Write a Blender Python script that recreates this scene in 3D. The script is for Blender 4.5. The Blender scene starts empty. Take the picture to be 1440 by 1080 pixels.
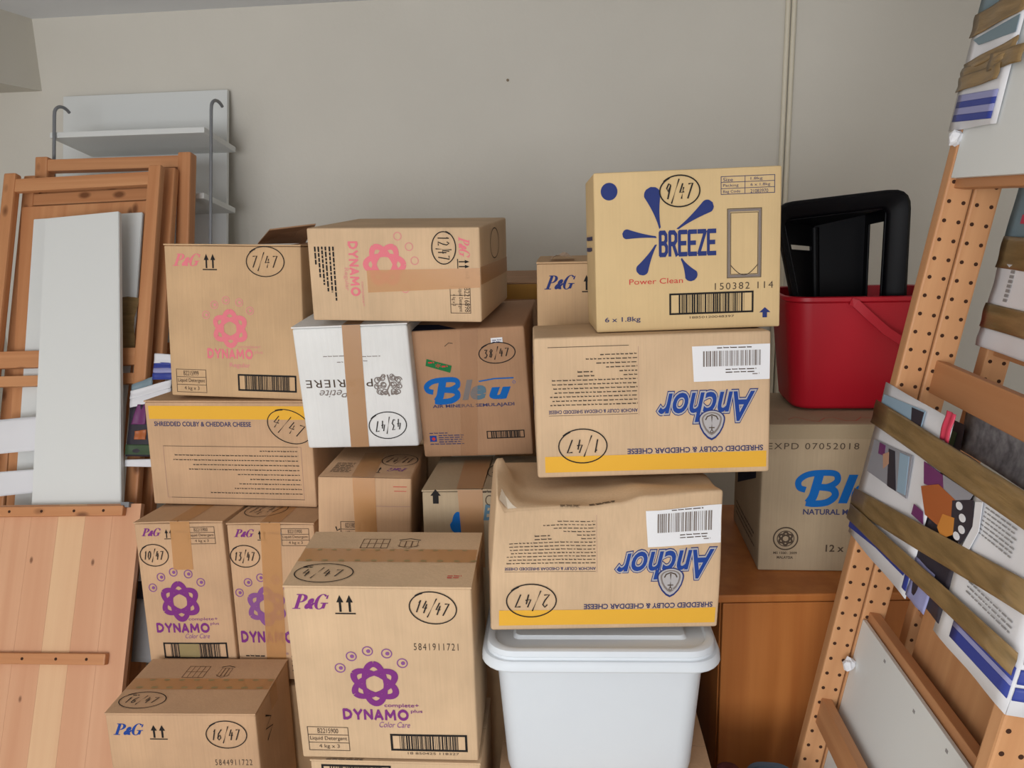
import bpy, bmesh, math, random
from mathutils import Vector, Matrix, Euler
random.seed(7)
SC = bpy.context.scene
COL = SC.collection
PI = math.pi
R = math.radians

# ------------------------------------------------------------------ camera, light, exposure
EYE = 1.62
def make_camera():
    psi, p, r = R(7.0), R(12.5), R(1.4)
    f = Vector((-math.sin(psi)*math.cos(p), math.cos(psi)*math.cos(p), -math.sin(p)))
    rt = Vector((math.cos(psi), math.sin(psi), 0))
    up = rt.cross(f)
    r2 = rt*math.cos(r) - up*math.sin(r)
    u2 = up*math.cos(r) + rt*math.sin(r)
    cd = bpy.data.cameras.new('camera')
    cd.sensor_fit = 'HORIZONTAL'; cd.sensor_width = 36.0
    cd.lens = 1150.0/1440.0*36.0
    cd.clip_start = 0.02; cd.clip_end = 50
    co = bpy.data.objects.new('camera', cd); COL.objects.link(co)
    m = Matrix((r2, u2, -f)).transposed().to_4x4()
    m.translation = (0, 0, EYE)
    co.matrix_world = m
    SC.camera = co
make_camera()

w = bpy.data.worlds.new('world'); SC.world = w; w.use_nodes = True
w.node_tree.nodes['Background'].inputs[0].default_value = (0.80, 0.86, 1.0, 1)
w.node_tree.nodes['Background'].inputs[1].default_value = 0.70

def area(name, loc, target, sx, sy, power, col):
    ld = bpy.data.lights.new(name, 'AREA'); ld.shape = 'RECTANGLE'
    ld.size = sx; ld.size_y = sy; ld.energy = power; ld.color = col
    o = bpy.data.objects.new(name, ld); COL.objects.link(o)
    o.location = loc
    o.rotation_euler = (Vector(target)-Vector(loc)).to_track_quat('-Z', 'Y').to_euler()
    return o
# daylight from the window in the wall behind the photographer, to the left
area('window_daylight', (-0.95, -2.65, 1.40), (-0.85, 2.4, 1.55), 2.6, 1.5, 150, (0.965, 0.98, 1.0))

SC.view_settings.view_transform = 'Standard'
SC.view_settings.look = 'None'
SC.view_settings.exposure = -0.58
SC.view_settings.gamma = 1.0
SC.view_settings.use_curve_mapping = False

# ------------------------------------------------------------------ materials
def srgb(r, g, b):
    f = lambda c: (c/255/12.92) if c/255 <= 0.04045 else ((c/255+0.055)/1.055)**2.4
    return (f(r), f(g), f(b), 1)
MATS = {}
def new_mat(name):
    m = bpy.data.materials.new(name); m.use_nodes = True
    MATS[name] = m
    return m, m.node_tree, m.node_tree.nodes['Principled BSDF']
def plain(name, col, rough=0.6, metal=0.0, alpha=1.0, spec=0.4):
    m, nt, b = new_mat(name)
    b.inputs['Base Color'].default_value = srgb(*col)
    b.inputs['Roughness'].default_value = rough
    b.inputs['Metallic'].default_value = metal
    b.inputs['Specular IOR Level'].default_value = spec
    if alpha < 1: b.inputs['Alpha'].default_value = alpha
    return m
def noisy(name, c1, c2, scale=6.0, rough=0.8, stretch=(1, 1, 1), bump=0.0, detail=4.0, spec=0.3, bscale=None):
    m, nt, b = new_mat(name)
    N = nt.nodes; L = nt.links
    tc = N.new('ShaderNodeTexCoord'); mp = N.new('ShaderNodeMapping'); mp.inputs['Scale'].default_value = stretch
    L.new(tc.outputs['Object'], mp.inputs['Vector'])
    nz = N.new('ShaderNodeTexNoise'); nz.inputs['Scale'].default_value = scale; nz.inputs['Detail'].default_value = detail
    L.new(mp.outputs[0], nz.inputs['Vector'])
    cr = N.new('ShaderNodeValToRGB')
    cr.color_ramp.elements[0].position = 0.3; cr.color_ramp.elements[1].position = 0.7
    cr.color_ramp.elements[0].color = srgb(*c1); cr.color_ramp.elements[1].color = srgb(*c2)
    L.new(nz.outputs['Fac'], cr.inputs[0]); L.new(cr.outputs[0], b.inputs['Base Color'])
    b.inputs['Roughness'].default_value = rough; b.inputs['Specular IOR Level'].default_value = spec
    if bump:
        n2 = nz
        if bscale:
            n2 = N.new('ShaderNodeTexNoise'); n2.inputs['Scale'].default_value = bscale; L.new(mp.outputs[0], n2.inputs['Vector'])
        bp = N.new('ShaderNodeBump'); bp.inputs['Strength'].default_value = bump; bp.inputs['Distance'].default_value = 0.01
        L.new(n2.outputs['Fac'], bp.inputs['Height']); L.new(bp.outputs[0], b.inputs['Normal'])
    return m
def cardboard(name, col, var=0.06, flute=0.12):
    """kraft paper: blotchy tone, fine vertical fluting, specks"""
    m, nt, b = new_mat(name)
    N = nt.nodes; L = nt.links
    tc = N.new('ShaderNodeTexCoord')
    nz = N.new('ShaderNodeTexNoise'); nz.inputs['Scale'].default_value = 7; nz.inputs['Detail'].default_value = 5
    L.new(tc.outputs['Object'], nz.inputs['Vector'])
    mp = N.new('ShaderNodeMapping'); mp.inputs['Scale'].default_value = (260, 260, 9)
    L.new(tc.outputs['Object'], mp.inputs['Vector'])
    n2 = N.new('ShaderNodeTexNoise'); n2.inputs['Scale'].default_value = 1; n2.inputs['Detail'].default_value = 2
    L.new(mp.outputs[0], n2.inputs['Vector'])
    mx = N.new('ShaderNodeMath'); mx.operation = 'MULTIPLY_ADD'; mx.inputs[1].default_value = 0.35
    L.new(n2.outputs['Fac'], mx.inputs[0]); L.new(nz.outputs['Fac'], mx.inputs[2])
    cr = N.new('ShaderNodeValToRGB')
    lo = tuple(max(0, c*(1-var)) for c in col); hi = tuple(min(255, c*(1+var)) for c in col)
    cr.color_ramp.elements[0].position = 0.40; cr.color_ramp.elements[1].position = 0.95
    cr.color_ramp.elements[0].color = srgb(*lo); cr.color_ramp.elements[1].color = srgb(*hi)
    L.new(mx.outputs[0], cr.inputs[0]); L.new(cr.outputs[0], b.inputs['Base Color'])
    wv = N.new('ShaderNodeTexNoise'); wv.inputs['Scale'].default_value = 1
    mp2 = N.new('ShaderNodeMapping'); mp2.inputs['Scale'].default_value = (130, 130, 4)
    L.new(tc.outputs['Object'], mp2.inputs['Vector']); L.new(mp2.outputs[0], wv.inputs['Vector'])
    bp = N.new('ShaderNodeBump'); bp.inputs['Strength'].default_value = flute; bp.inputs['Distance'].default_value = 0.004
    L.new(wv.outputs['Fac'], bp.inputs['Height']); L.new(bp.outputs[0], b.inputs['Normal'])
    b.inputs['Roughness'].default_value = 0.82; b.inputs['Specular IOR Level'].default_value = 0.25
    return m
def pine(name, c1, c2, axis=2, freq=26.0, knots=True, rough=0.5, c3=None, kmin=0.09, kmax=0.19):
    """pine with grain along one object axis, plank-wide tone changes and knots"""
    m, nt, b = new_mat(name)
    N = nt.nodes; L = nt.links
    tc = N.new('ShaderNodeTexCoord'); mp = N.new('ShaderNodeMapping')
    s = [freq, freq, freq]; s[axis] = freq*0.035
    mp.inputs['Scale'].default_value = s
    L.new(tc.outputs['Object'], mp.inputs['Vector'])
    nz = N.new('ShaderNodeTexNoise'); nz.inputs['Scale'].default_value = 1; nz.inputs['Detail'].default_value = 5; nz.inputs['Distortion'].default_value = 0.6
    L.new(mp.outputs[0], nz.inputs['Vector'])
    cr = N.new('ShaderNodeValToRGB')
    cr.color_ramp.elements[0].position = 0.32; cr.color_ramp.elements[1].position = 0.68
    cr.color_ramp.elements[0].color = srgb(*c1); cr.color_ramp.elements[1].color = srgb(*c2)
    if c3:
        e = cr.color_ramp.elements.new(0.86); e.color = srgb(*c3)
    L.new(nz.outputs['Fac'], cr.inputs[0])
    out = cr.outputs[0]
    if knots:
        vo = N.new('ShaderNodeTexVoronoi'); vo.inputs['Scale'].default_value = 1
        mk = N.new('ShaderNodeMapping'); k = [13.0, 13.0, 13.0]; k[axis] = 7.0
        mk.inputs['Scale'].default_value = k
        L.new(tc.outputs['Object'], mk.inputs['Vector']); L.new(mk.outputs[0], vo.inputs['Vector'])
        lt = N.new('ShaderNodeMapRange'); lt.inputs['From Min'].default_value = kmin; lt.inputs['From Max'].default_value = kmax
        lt.inputs['To Min'].default_value = 0.75; lt.inputs['To Max'].default_value = 0.0
        L.new(vo.outputs['Distance'], lt.inputs['Value'])
        mi = N.new('ShaderNodeMix'); mi.data_type = 'RGBA'
        mi.inputs['B'].default_value = srgb(92, 48, 24)
        L.new(lt.outputs[0], mi.inputs['Factor']); L.new(out, mi.inputs['A'])
        out = mi.outputs['Result']
    L.new(out, b.inputs['Base Color'])
    b.inputs['Roughness'].default_value = rough; b.inputs['Specular IOR Level'].default_value = 0.35
    return m

noisy('wall_paint', (216, 211, 200), (220, 215, 204), scale=3, rough=0.92, bump=0.06, bscale=60)
noisy('ceiling_paint', (234, 236, 240), (238, 240, 243), scale=3, rough=0.95)
noisy('carpet', (186, 176, 162), (202, 192, 178), scale=120, rough=0.95, bump=0.5)
plain('pipe_paint', (226, 218, 198), 0.5)
cardboard('kraft', (196, 162, 124))
cardboard('kraft_pale', (203, 173, 139))
cardboard('kraft_rosy', (194, 158, 124))
cardboard('kraft_brown', (169, 131, 100))
cardboard('kraft_yellow', (207, 179, 133), var=0.03)
cardboard('kraft_grey', (169, 150, 123))
cardboard('white_board', (222, 222, 220), var=0.03, flute=0.25)
INKS = dict(black=(34, 31, 30), softblack=(82, 68, 56), purple=(122, 50, 122), violet=(134, 82, 138), pink=(222, 122, 132), palepink=(214, 140, 138),
            navy=(44, 56, 112), navytext=(62, 62, 98), blue=(14, 96, 172), deepblue=(34, 66, 140), yellow=(226, 172, 60),
            red=(198, 58, 60), white=(224, 222, 224), grey=(128, 118, 112), palegrey=(176, 172, 172), olive=(150, 132, 92), paleband=(170, 140, 104),
            torn=(226, 212, 192), mustard=(166, 122, 58), green=(32, 112, 62), darknavy=(20, 24, 48), greyblue=(88, 116, 132), ghost=(166, 130, 120), handblack=(40, 36, 34), seam=(104, 78, 56))
for k, c in INKS.items(): plain('ink_'+k, c, 0.75, spec=0.2)
plain('tape_tan', (206, 150, 92), 0.30, alpha=0.62)
plain('tape_brown', (184, 140, 98), 0.32, alpha=0.82)
noisy('tape_olive', (118, 96, 62), (150, 122, 82), scale=14, rough=0.28, stretch=(1, 1, 6), bump=0.25, spec=0.5)
plain('label_white', (226, 226, 228), 0.6)
plain('label_grey', (150, 148, 148), 0.6)
noisy('tub_white', (212, 218, 224), (218, 224, 229), scale=4, rough=0.42)
plain('bucket_red', (178, 20, 38), 0.42)
plain('crate_black', (6, 6, 10), 0.45, spec=0.15)
noisy('cabinet_wood', (168, 98, 46), (190, 120, 62), scale=1.0, stretch=(22, 22, 1.0), rough=0.42)
pine('pine_orange', (190, 128, 84), (208, 150, 104), 2)
pine('pine_orange_x', (190, 128, 84), (210, 152, 106), 0)
pine('pine_pale', (190, 136, 92), (208, 156, 110), 2, knots=False)
pine('pine_pale_y', (184, 128, 86), (200, 146, 102), 1, knots=False)
pine('pine_shelf', (206, 150, 114), (220, 170, 134), 2, freq=11.0, c3=(236, 206, 166), kmin=.04, kmax=.085)
pine('pine_shelf_light', (214, 164, 126), (230, 192, 150), 2, freq=11.0, c3=(240, 214, 176), knots=False)
plain('panel_white', (224, 226, 224), 0.55)
plain('paper_white', (226, 226, 230), 0.6)
noisy('newsprint', (120, 118, 122), (176, 174, 178), scale=60, rough=0.8)
plain('rod_grey', (132, 134, 138), 0.4, metal=0.15)
plain('hole_dark', (62, 34, 18), 0.9)
plain('fabric_maroon', (84, 38, 40), 0.8)
plain('tub_grey', (58, 66, 76), 0.5)
plain('plug_beige', (140, 122, 100), 0.7)
for k, c in dict(ph_blue=(150, 176, 196), ph_dark=(52, 48, 58), ph_grey=(150, 150, 158), ph_purple=(112, 52, 104), ph_orange=(172, 96, 52), ph_amber=(206, 136, 62), ph_red=(204, 62, 88),
                 band_blue=(52, 66, 148), band_lilac=(150, 152, 196), ph_green=(62, 82, 58), ph_skin=(190, 148, 122), ph_teal=(120, 140, 150)).items(): plain(k, c, 0.45)

# ------------------------------------------------------------------ small helpers
def obj(name, me, parent=None, mats=()):
    for m in mats: me.materials.append(MATS[m] if isinstance(m, str) else m)
    o = bpy.data.objects.new(name, me); COL.objects.link(o)
    if parent: o.parent = parent
    return o
def bm_obj(name, bm, mats, parent=None, smooth=False, angle=None):
    me = bpy.data.meshes.new(name); bm.normal_update(); bm.to_mesh(me); bm.free()
    if smooth:
        for p in me.polygons: p.use_smooth = True
        if angle: me.set_sharp_from_angle(angle=R(angle))
    return obj(name, me, parent, mats if isinstance(mats, (list, tuple)) else [mats])
def thing(name, label, cat, loc=(0, 0, 0), rot=(0, 0, 0), group=None):
    o = bpy.data.objects.new(name, None); COL.objects.link(o); o.empty_display_size = 0.05
    o.location = loc; o.rotation_euler = rot
    return tag(o, label, cat, group)
def tag(o, label, cat, group=None):
    o['label'] = label; o['category'] = cat
    if group: o['group'] = group
    return o
def struct(o, label=None):
    o['kind'] = 'structure'
    if label: o['label'] = label
    return o
def add_box(bm, lo, hi, bev=0.0, M=None, mi=0):
    vs = [bm.verts.new((x, y, z)) for x in (lo[0], hi[0]) for y in (lo[1], hi[1]) for z in (lo[2], hi[2])]
    fs = [bm.faces.new([vs[i] for i in q]) for q in ((0, 1, 3, 2), (4, 6, 7, 5), (0, 4, 5, 1), (2, 3, 7, 6), (0, 2, 6, 4), (1, 5, 7, 3))]
    for f in fs: f.material_index = mi
    if bev:
        es = list({e for f in fs for e in f.edges})
        r = bmesh.ops.bevel(bm, geom=es, offset=bev, segments=2, profile=0.6, affect='EDGES')
        for f in r['faces']: f.material_index = mi
        vs = list({v for f in r['faces'] for v in f.verts} | {v for v in vs if v.is_valid})
    if M is not None: bmesh.ops.transform(bm, matrix=M, verts=[v for v in vs if v.is_valid])
def box_obj(name, lo, hi, mat, parent=None, bev=0.002):
    bm = bmesh.new(); add_box(bm, lo, hi, bev)
    return bm_obj(name, bm, mat, parent)
def add_tube(bm, pts, rad, seg=10, mi=0):
    pts = [Vector(p) for p in pts]; rings = []
    ref = None
    for i, p in enumerate(pts):
        t = (pts[min(i+1, len(pts)-1)]-pts[max(i-1, 0)]).normalized()
        if ref is None: ref = t.orthogonal().normalized()
        ref = (ref - t*ref.dot(t)).normalized(); b = t.cross(ref)
        rings.append([bm.verts.new(p+(ref*math.cos(2*PI*k/seg)+b*math.sin(2*PI*k/seg))*rad) for k in range(seg)])
    for a, c in zip(rings, rings[1:]):
        for k in range(seg): bm.faces.new((a[k], a[(k+1) % seg], c[(k+1) % seg], c[k])).material_index = mi
    bm.faces.new(list(reversed(rings[0]))).material_index = mi; bm.faces.new(rings[-1]).material_index = mi
def rrect(hx, hy, r, n=6):
    r = min(r, hx*.999, hy*.999); out = []
    for cx, cy, a0 in ((hx-r, hy-r, 0), (-hx+r, hy-r, 90), (-hx+r, -hy+r, 180), (hx-r, -hy+r, 270)):
        for k in range(n+1):
            a = R(a0+90*k/n); out.append((cx+r*math.cos(a), cy+r*math.sin(a)))
    return out
def loft(name, rings, mat, parent=None, cap0=True, cap1=True, n=6, angle=40):
    """rings of (z, half x, half y, corner radius) skinned into one shell"""
    bm = bmesh.new(); rs = []
    for ring in rings:
        z, hx, hy, r = ring[:4]; ox, oy = ring[4:6] if len(ring) > 4 else (0, 0)
        rs.append([bm.verts.new((x+ox, y+oy, z)) for x, y in rrect(hx, hy, r, n)])
    for a, b in zip(rs, rs[1:]):
        m = len(a)
        for k in range(m): bm.faces.new((a[k], a[(k+1) % m], b[(k+1) % m], b[k]))
    if cap0: bm.faces.new(list(reversed(rs[0])))
    if cap1: bm.faces.new(rs[-1])
    return bm_obj(name, bm, mat, parent, True, angle)

# ------------------------------------------------------------------ drawing marks: lists of (ink, layer, verts2d, faces)
_font_cache = {}
def glyphs(s, shear=0.0, bold=0.0, space=1.0):
    key = (s, shear, bold, space)
    if key in _font_cache: return _font_cache[key]
    cu = bpy.data.curves.new('t', 'FONT'); cu.body = s; cu.size = 1; cu.shear = shear; cu.offset = bold; cu.space_character = space
    cu.resolution_u = 4
    o = bpy.data.objects.new('t', cu); COL.objects.link(o)
    dg = bpy.context.evaluated_depsgraph_get()
    ev = o.evaluated_get(dg); me = ev.to_mesh()
    V = [(v.co.x, v.co.y) for v in me.vertices]; Fs = [tuple(p.vertices) for p in me.polygons]
    ev.to_mesh_clear(); bpy.data.objects.remove(o); bpy.data.curves.remove(cu)
    _font_cache[key] = (V, Fs)
    return V, Fs
class Art:
    """marks printed or drawn on one flat face, in metres from its lower left corner"""
    def __init__(s): s.items = []
    def add(s, ink, V, F, layer=0): s.items.append((ink, layer, V, F))
    def text(s, ink, t, u0, v0, u1, v1, rot=0, shear=0.0, bold=0.0, layer=0, space=1.0, fit=None):
        V, F = glyphs(t, shear, bold, space)
        ref = glyphs(t, shear, fit, space)[0] if fit is not None else V
        xs = [p[0] for p in ref]; ys = [p[1] for p in ref]
        a, b, c, d = min(xs), max(xs), min(ys), max(ys)
        Q = []
        for x, y in V:
            x = (x-a)/(b-a); y = (y-c)/(d-c)
            for _ in range(rot % 4): x, y = 1-y, x
            Q.append((u0+x*(u1-u0), v0+y*(v1-v0)))
        s.add(ink, Q, F, layer)
    BLK = {'D': [[(0, 0), (0, 1), (.45, 1), (.85, .82), (1, .5), (.85, .18), (.45, 0), (0, 0), (0, .3)]], 'Y': [[(0, 1), (.5, .45), (1, 1)], [(.5, .5), (.5, 0)]], 'N': [[(0, 0), (0, 1), (1, 0), (1, 1)]],
           'A': [[(0, 0), (.5, 1), (1, 0)], [(.2, .28), (.8, .28)]], 'M': [[(0, 0), (.06, 1), (.5, .25), (.94, 1), (1, 0)]], 'O': [[(.5+.5*math.sin(2*PI*k/20), .5+.5*math.cos(2*PI*k/20)) for k in range(21)]],
           'B': [[(0, .5), (0, 0), (.7, 0), (.95, .14), (.95, .36), (.7, .52), (0, .52)], [(0, .5), (0, 1), (.65, 1), (.88, .88), (.88, .66), (.65, .52)]],
           'R': [[(0, 0), (0, 1), (.65, 1), (.92, .88), (.92, .62), (.65, .48), (0, .48)], [(.5, .48), (1, 0)]], 'E': [[(1, 0), (0, 0), (0, 1), (1, 1)], [(0, .5), (.85, .5)]], 'Z': [[(0, 1), (1, 1), (0, 0), (1, 0)]]}
    def block(s, ink, t, u0, v0, u1, v1, rot=0, wd=.22, slant=0.0, gap=.35, widths={}):
        """heavy drawn capitals with square ends"""
        cw_ = [widths.get(c, 1.0) for c in t]; tot = sum(cw_)+gap*(len(t)-1); x = 0
        def W(p):
            a, b = (p[0]+slant*(p[1]-.5)*.5)/tot, p[1]
            for _ in range(rot % 4): a, b = 1-b, a
            return (u0+a*(u1-u0), v0+b*(v1-v0))
        for c, k in zip(t, cw_):
            for st in s.BLK[c]:
                th = wd; V, F = [], []
                P = [(x+.12*k+q[0]*k*.76, th*.5+q[1]*(1-th)) for q in st]
                for i in range(len(P)-1):
                    (ax, ay), (bx, by) = P[i], P[i+1]
                    dx, dy = bx-ax, by-ay; l = math.hypot(dx, dy) or 1; dx /= l; dy /= l
                    e0 = th*.42 if i == 0 else th*.25; e1 = th*.42 if i == len(P)-2 else th*.25
                    ax -= dx*e0; ay -= dy*e0; bx += dx*e1; by += dy*e1
                    nx, ny = -dy*th*.5, dx*th*.5; b = len(V)
                    V += [W(q) for q in ((ax+nx, ay+ny), (ax-nx, ay-ny), (bx-nx, by-ny), (bx+nx, by+ny))]
                    F.append((b, b+1, b+2, b+3))
                    for q in F[-1:]: s.add(ink, V[b:b+4], [(0, 1, 2, 3)])
            x += k+gap
    def pg(s, ink, u0, v0, u1, v1, rot=0):
        def W(pts):
            out = []
            for x, y in pts:
                x = (x+.20*(y-.5))*.92+.04
                for _ in range(rot % 4): x, y = 1-y, x
                out.append((u0+x*(u1-u0), v0+y*(v1-v0)))
            return out
        def arc(cx, cy, rx, ry, a0, a1, th0, th1, n=20):
            V, F = [], []
            for i in range(n+1):
                a = R(a0+(a1-a0)*i/n); th = th0+(th1-th0)*abs(math.cos(a))
                V += W([(cx+rx*math.cos(a), cy+ry*math.sin(a)), (cx+(rx-th)*math.cos(a), cy+(ry-th*.55)*math.sin(a))])
            for i in range(n): F.append((2*i, 2*i+1, 2*i+3, 2*i+2))
            s.add(ink, V, F)
        s.poly(ink, W([(.06, .03), (.17, .03), (.17, .97), (.06, .97)])); s.poly(ink, W([(0, 0), (.25, 0), (.25, .06), (0, .06)])); s.poly(ink, W([(0, .94), (.17, .94), (.17, 1), (0, 1)]))
        arc(.17, .72, .20, .28, -90, 90, .10, .11)
        s.poly(ink, W([(.66, .47), (.66, .53), (.66, .5)])) if False else None
        arc(.83, .5, .20, .52, 48, 318, .09, .11); s.poly(ink, W([(.90, .05), (1.0, .05), (1.0, .42), (.90, .42)])); s.poly(ink, W([(.83, .38), (1.06, .38), (1.06, .44), (.83, .44)])); s.poly(ink, W([(.95, .70), (1.0, .70), (1.0, .97), (.95, .90)]))
        V, F = glyphs('&', .2, .07)
        xs = [p[0] for p in V]; ys = [p[1] for p in V]; a, b, c, d = min(xs), max(xs), min(ys), max(ys)
        s.add(ink, W([(.36+.30*(x-a)/(b-a), .0+.72*(y-c)/(d-c)) for x, y in V]), F)
    def poly(s, ink, pts, layer=0): s.add(ink, list(pts), [tuple(range(len(pts)))], layer)
    def rect(s, ink, u0, v0, u1, v1, layer=0): s.poly(ink, [(u0, v0), (u1, v0), (u1, v1), (u0, v1)], layer)
    def stroke(s, ink, pts, wd, layer=0, closed=False, taper=None):
        V, F = [], []; n = len(pts)
        for i, p in enumerate(pts):
            a = pts[i-1] if (i > 0 or closed) else pts[i]
            b = pts[(i+1) % n] if (i < n-1 or closed) else pts[i]
            dx, dy = b[0]-a[0], b[1]-a[1]; l = math.hypot(dx, dy) or 1
            h = wd/2*(taper(i/(n-1)) if taper else 1)
            V += [(p[0]-dy/l*h, p[1]+dx/l*h), (p[0]+dy/l*h, p[1]-dx/l*h)]
        for i in range(n if closed else n-1):
            j = (i+1) % n; F.append((2*i, 2*i+1, 2*j+1, 2*j))
        s.add(ink, V, F, layer)
    def ellipse(s, ink, cu, cv, ru, rv, wd, rot=0.0, layer=0, turns=1.0, start=0.0, drift=0.0):
        n = 40; pts = []
        for i in range(n+1):
            a = start+2*PI*turns*i/n; k = 1+drift*i/n
            x, y = ru*math.cos(a)*k, rv*math.sin(a)*k
            pts.append((cu+x*math.cos(rot)-y*math.sin(rot), cv+x*math.sin(rot)+y*math.cos(rot)))
        s.stroke(ink, pts, wd, layer)
    def disc(s, ink, cu, cv, r, layer=0, rv=None):
        s.poly(ink, [(cu+r*math.cos(2*PI*k/28), cv+(rv or r)*math.sin(2*PI*k/28)) for k in range(28)], layer)
    def frame(s, ink, u0, v0, u1, v1, wd, layer=0):
        s.rect(ink, u0, v0, u1, v0+wd, layer); s.rect(ink, u0, v1-wd, u1, v1, layer)
        s.rect(ink, u0, v0+wd, u0+wd, v1-wd, layer); s.rect(ink, u1-wd, v0+wd, u1, v1-wd, layer)
    def barcode(s, ink, u0, v0, u1, v1, wd=0.004, layer=0, seed=1):
        rn = random.Random(seed)
        if wd: s.frame(ink, u0, v0, u1, v1, wd, layer)
        m = (u1-u0)*0.09 if wd else 0; u = u0+wd+m; e = u1-wd-m
        while u < e:
            b = rn.choice((.0009, .0013, .002, .0028)); s.rect(ink, u, v0+wd, min(u+b, e), v1-wd, layer)
            u += b+rn.choice((.0009, .0012, .0022))
    def lines(s, ink, u0, u1, vtop, n, pitch, hgt, right=None, seed=3, layer=0, words=(.004, .013)):
        """rows of print too small to read"""
        rn = random.Random(seed)
        for k in range(n):
            v = vtop-k*pitch; a, b = (right[k] if right else (u0, u1-rn.random()*(u1-u0)*.12)); u = a
            while u < b:
                l = rn.uniform(*words); e = min(u+l, b)
                s.rect(ink, u, v-hgt*rn.uniform(.75, 1), e, v, layer)
                if rn.random() < .5: s.rect(ink, u, v, u+.0009, v+hgt*.45, layer)
                u += l+.0022
    def table(s, ink, u0, v0, u1, v1, rows, wd=0.0012, layer=0):
        s.frame(ink, u0, v0, u1, v1, wd, layer); n = len(rows); h = (v1-v0)/n
        for k, t in enumerate(rows):
            if k: s.rect(ink, u0, v1-k*h-wd/2, u1, v1-k*h+wd/2, layer)
            if not t: continue
            l = (u1-u0)*(.9 if len(t) > 8 else .5); c = (u0+u1)/2
            s.text(ink, t, c-l/2, v1-k*h-h*.8, c+l/2, v1-k*h-h*.2, layer=layer)
    def uparrows(s, ink, u0, v0, u1, v1, rot=0):
        w, h = (u1-u0), (v1-v0); P = lambda pts: [(u0+x*w, v0+y*h) for x, y in (pts if not rot else [(y, 1-x) for x, y in pts])]
        for c in (.27, .73):
            s.poly(ink, P([(c-.055, .12), (c+.055, .12), (c+.055, .62), (c-.055, .62)]))
            s.poly(ink, P([(c-.17, .62), (c+.17, .62), (c, 1)]))
        s.poly(ink, P([(0, 0), (1, 0), (1, .07), (0, .07)]))
    DIG = {'0': [[(.5, 1), (.15, .8), (.1, .3), (.45, 0), (.85, .3), (.85, .75), (.5, 1)]], '1': [[(.35, .8), (.55, 1), (.5, 0)]],
           '2': [[(.1, .8), (.4, 1), (.8, .8), (.6, .45), (.1, .02), (.9, .05)]], '3': [[(.1, .95), (.75, 1), (.4, .6), (.85, .35), (.5, 0), (.1, .08)]],
           '4': [[(.35, 1), (.1, .4), (.9, .45)], [(.65, .75), (.6, 0)]], '6': [[(.75, 1), (.2, .6), (.15, .15), (.5, 0), (.85, .2), (.6, .45), (.2, .3)]],
           '7': [[(.1, .95), (.9, 1), (.45, 0)]], '8': [[(.8, .85), (.45, 1), (.2, .75), (.75, .35), (.6, .02), (.25, .1), (.3, .4), (.8, .85)]],
           '9': [[(.8, .9), (.4, 1), (.15, .7), (.5, .5), (.8, .8), (.8, .9), (.7, 0)]], '/': [[(.85, 1.3), (.2, -.3)]], 'x': [[(.1, .8), (.8, .1)], [(.8, .85), (.1, 0)]]}
    def hand(s, t, cu, cv, ru, rv, rot=0.0, flip=False, ink='handblack', wd=.0023, circle=True, size=.8):
        """a number written with a marker pen inside a hand drawn ring"""
        if circle:
            s.ellipse(ink, cu, cv, ru, rv, wd*.9, rot, 2, 1.06, 2.1, .04)
        hh = rv*size; ww = 2*ru*.72/len(t); x0 = -ww*len(t)/2
        a = rot+(PI if flip else 0)
        for k, ch in enumerate(t):
            for st in s.DIG[ch]:
                pts = []
                for x, y in st:
                    Y = (y-.5)*hh; X = x0+ww*k+x*ww*.74+Y*.18
                    pts.append((cu+X*math.cos(a)-Y*math.sin(a), cv+X*math.sin(a)+Y*math.cos(a)))
                s.stroke(ink, pts, wd, 2)
    def atom(s, ink, cu, cv, rad, rot=0.0, gaps=()):
        """flower of three crossed loops"""
        for k in range(3):
            a = rot+PI/2+k*PI/3
            pts = []
            for i in range(49):
                t = 2*PI*i/48; x, y = rad*.89*math.cos(t), rad*.42*math.sin(t)
                pts.append((cu+x*math.cos(a)-y*math.sin(a), cv+x*math.sin(a)+y*math.cos(a)))
            s.stroke(ink, pts, rad*.235, 0, taper=lambda q: .62+.5*abs(math.cos(2*PI*q)))
    def dynamo(s, ink, cu, cv, rad, ring='violet', rot=0.0):
        s.atom(ink, cu, cv, rad, rot)
        for k, a in enumerate((152, 124, 97, 68, 40)):
            a = R(a)+rot; x, y = cu+1.47*rad*math.cos(a), cv+1.47*rad*math.sin(a)
            s.ellipse(ring, x, y, rad*.19, rad*.19, rad*.045); s.disc(ring, x+rad*.03, y, rad*.08)

# ------------------------------------------------------------------ cartons
def carton_shape(w, d, h, bulge=0.003, seed=0, deform=None):
    rn = random.Random(seed); A = {f: bulge*rn.uniform(.5, 1.2) for f in 'FTRLKB'}; ph = rn.uniform(0, 6)
    def surf(f, u, v, lift=0.0):
        U, V = {'F': (w, h), 'K': (w, h), 'T': (w, d), 'B': (w, d), 'R': (d, h), 'L': (d, h)}[f]
        a, b = min(max(u/U, 0), 1), min(max(v/V, 0), 1)
        g = A[f]*(.25 if f == 'T' else 1)*(16*a*(1-a)*b*(1-b))**.75*(.75+.25*math.sin(ph+5*a+3*b))+lift
        p = {'F': (u-w/2, -d/2-g, v), 'K': (w/2-u, d/2+g, v), 'T': (u-w/2, v-d/2, h+g), 'B': (u-w/2, d/2-v, -g*.2),
             'R': (w/2+g, u-d/2, v), 'L': (-w/2-g, d/2-u, v)}[f]
        return deform(Vector(p), f) if deform else Vector(p)
    return surf
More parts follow.
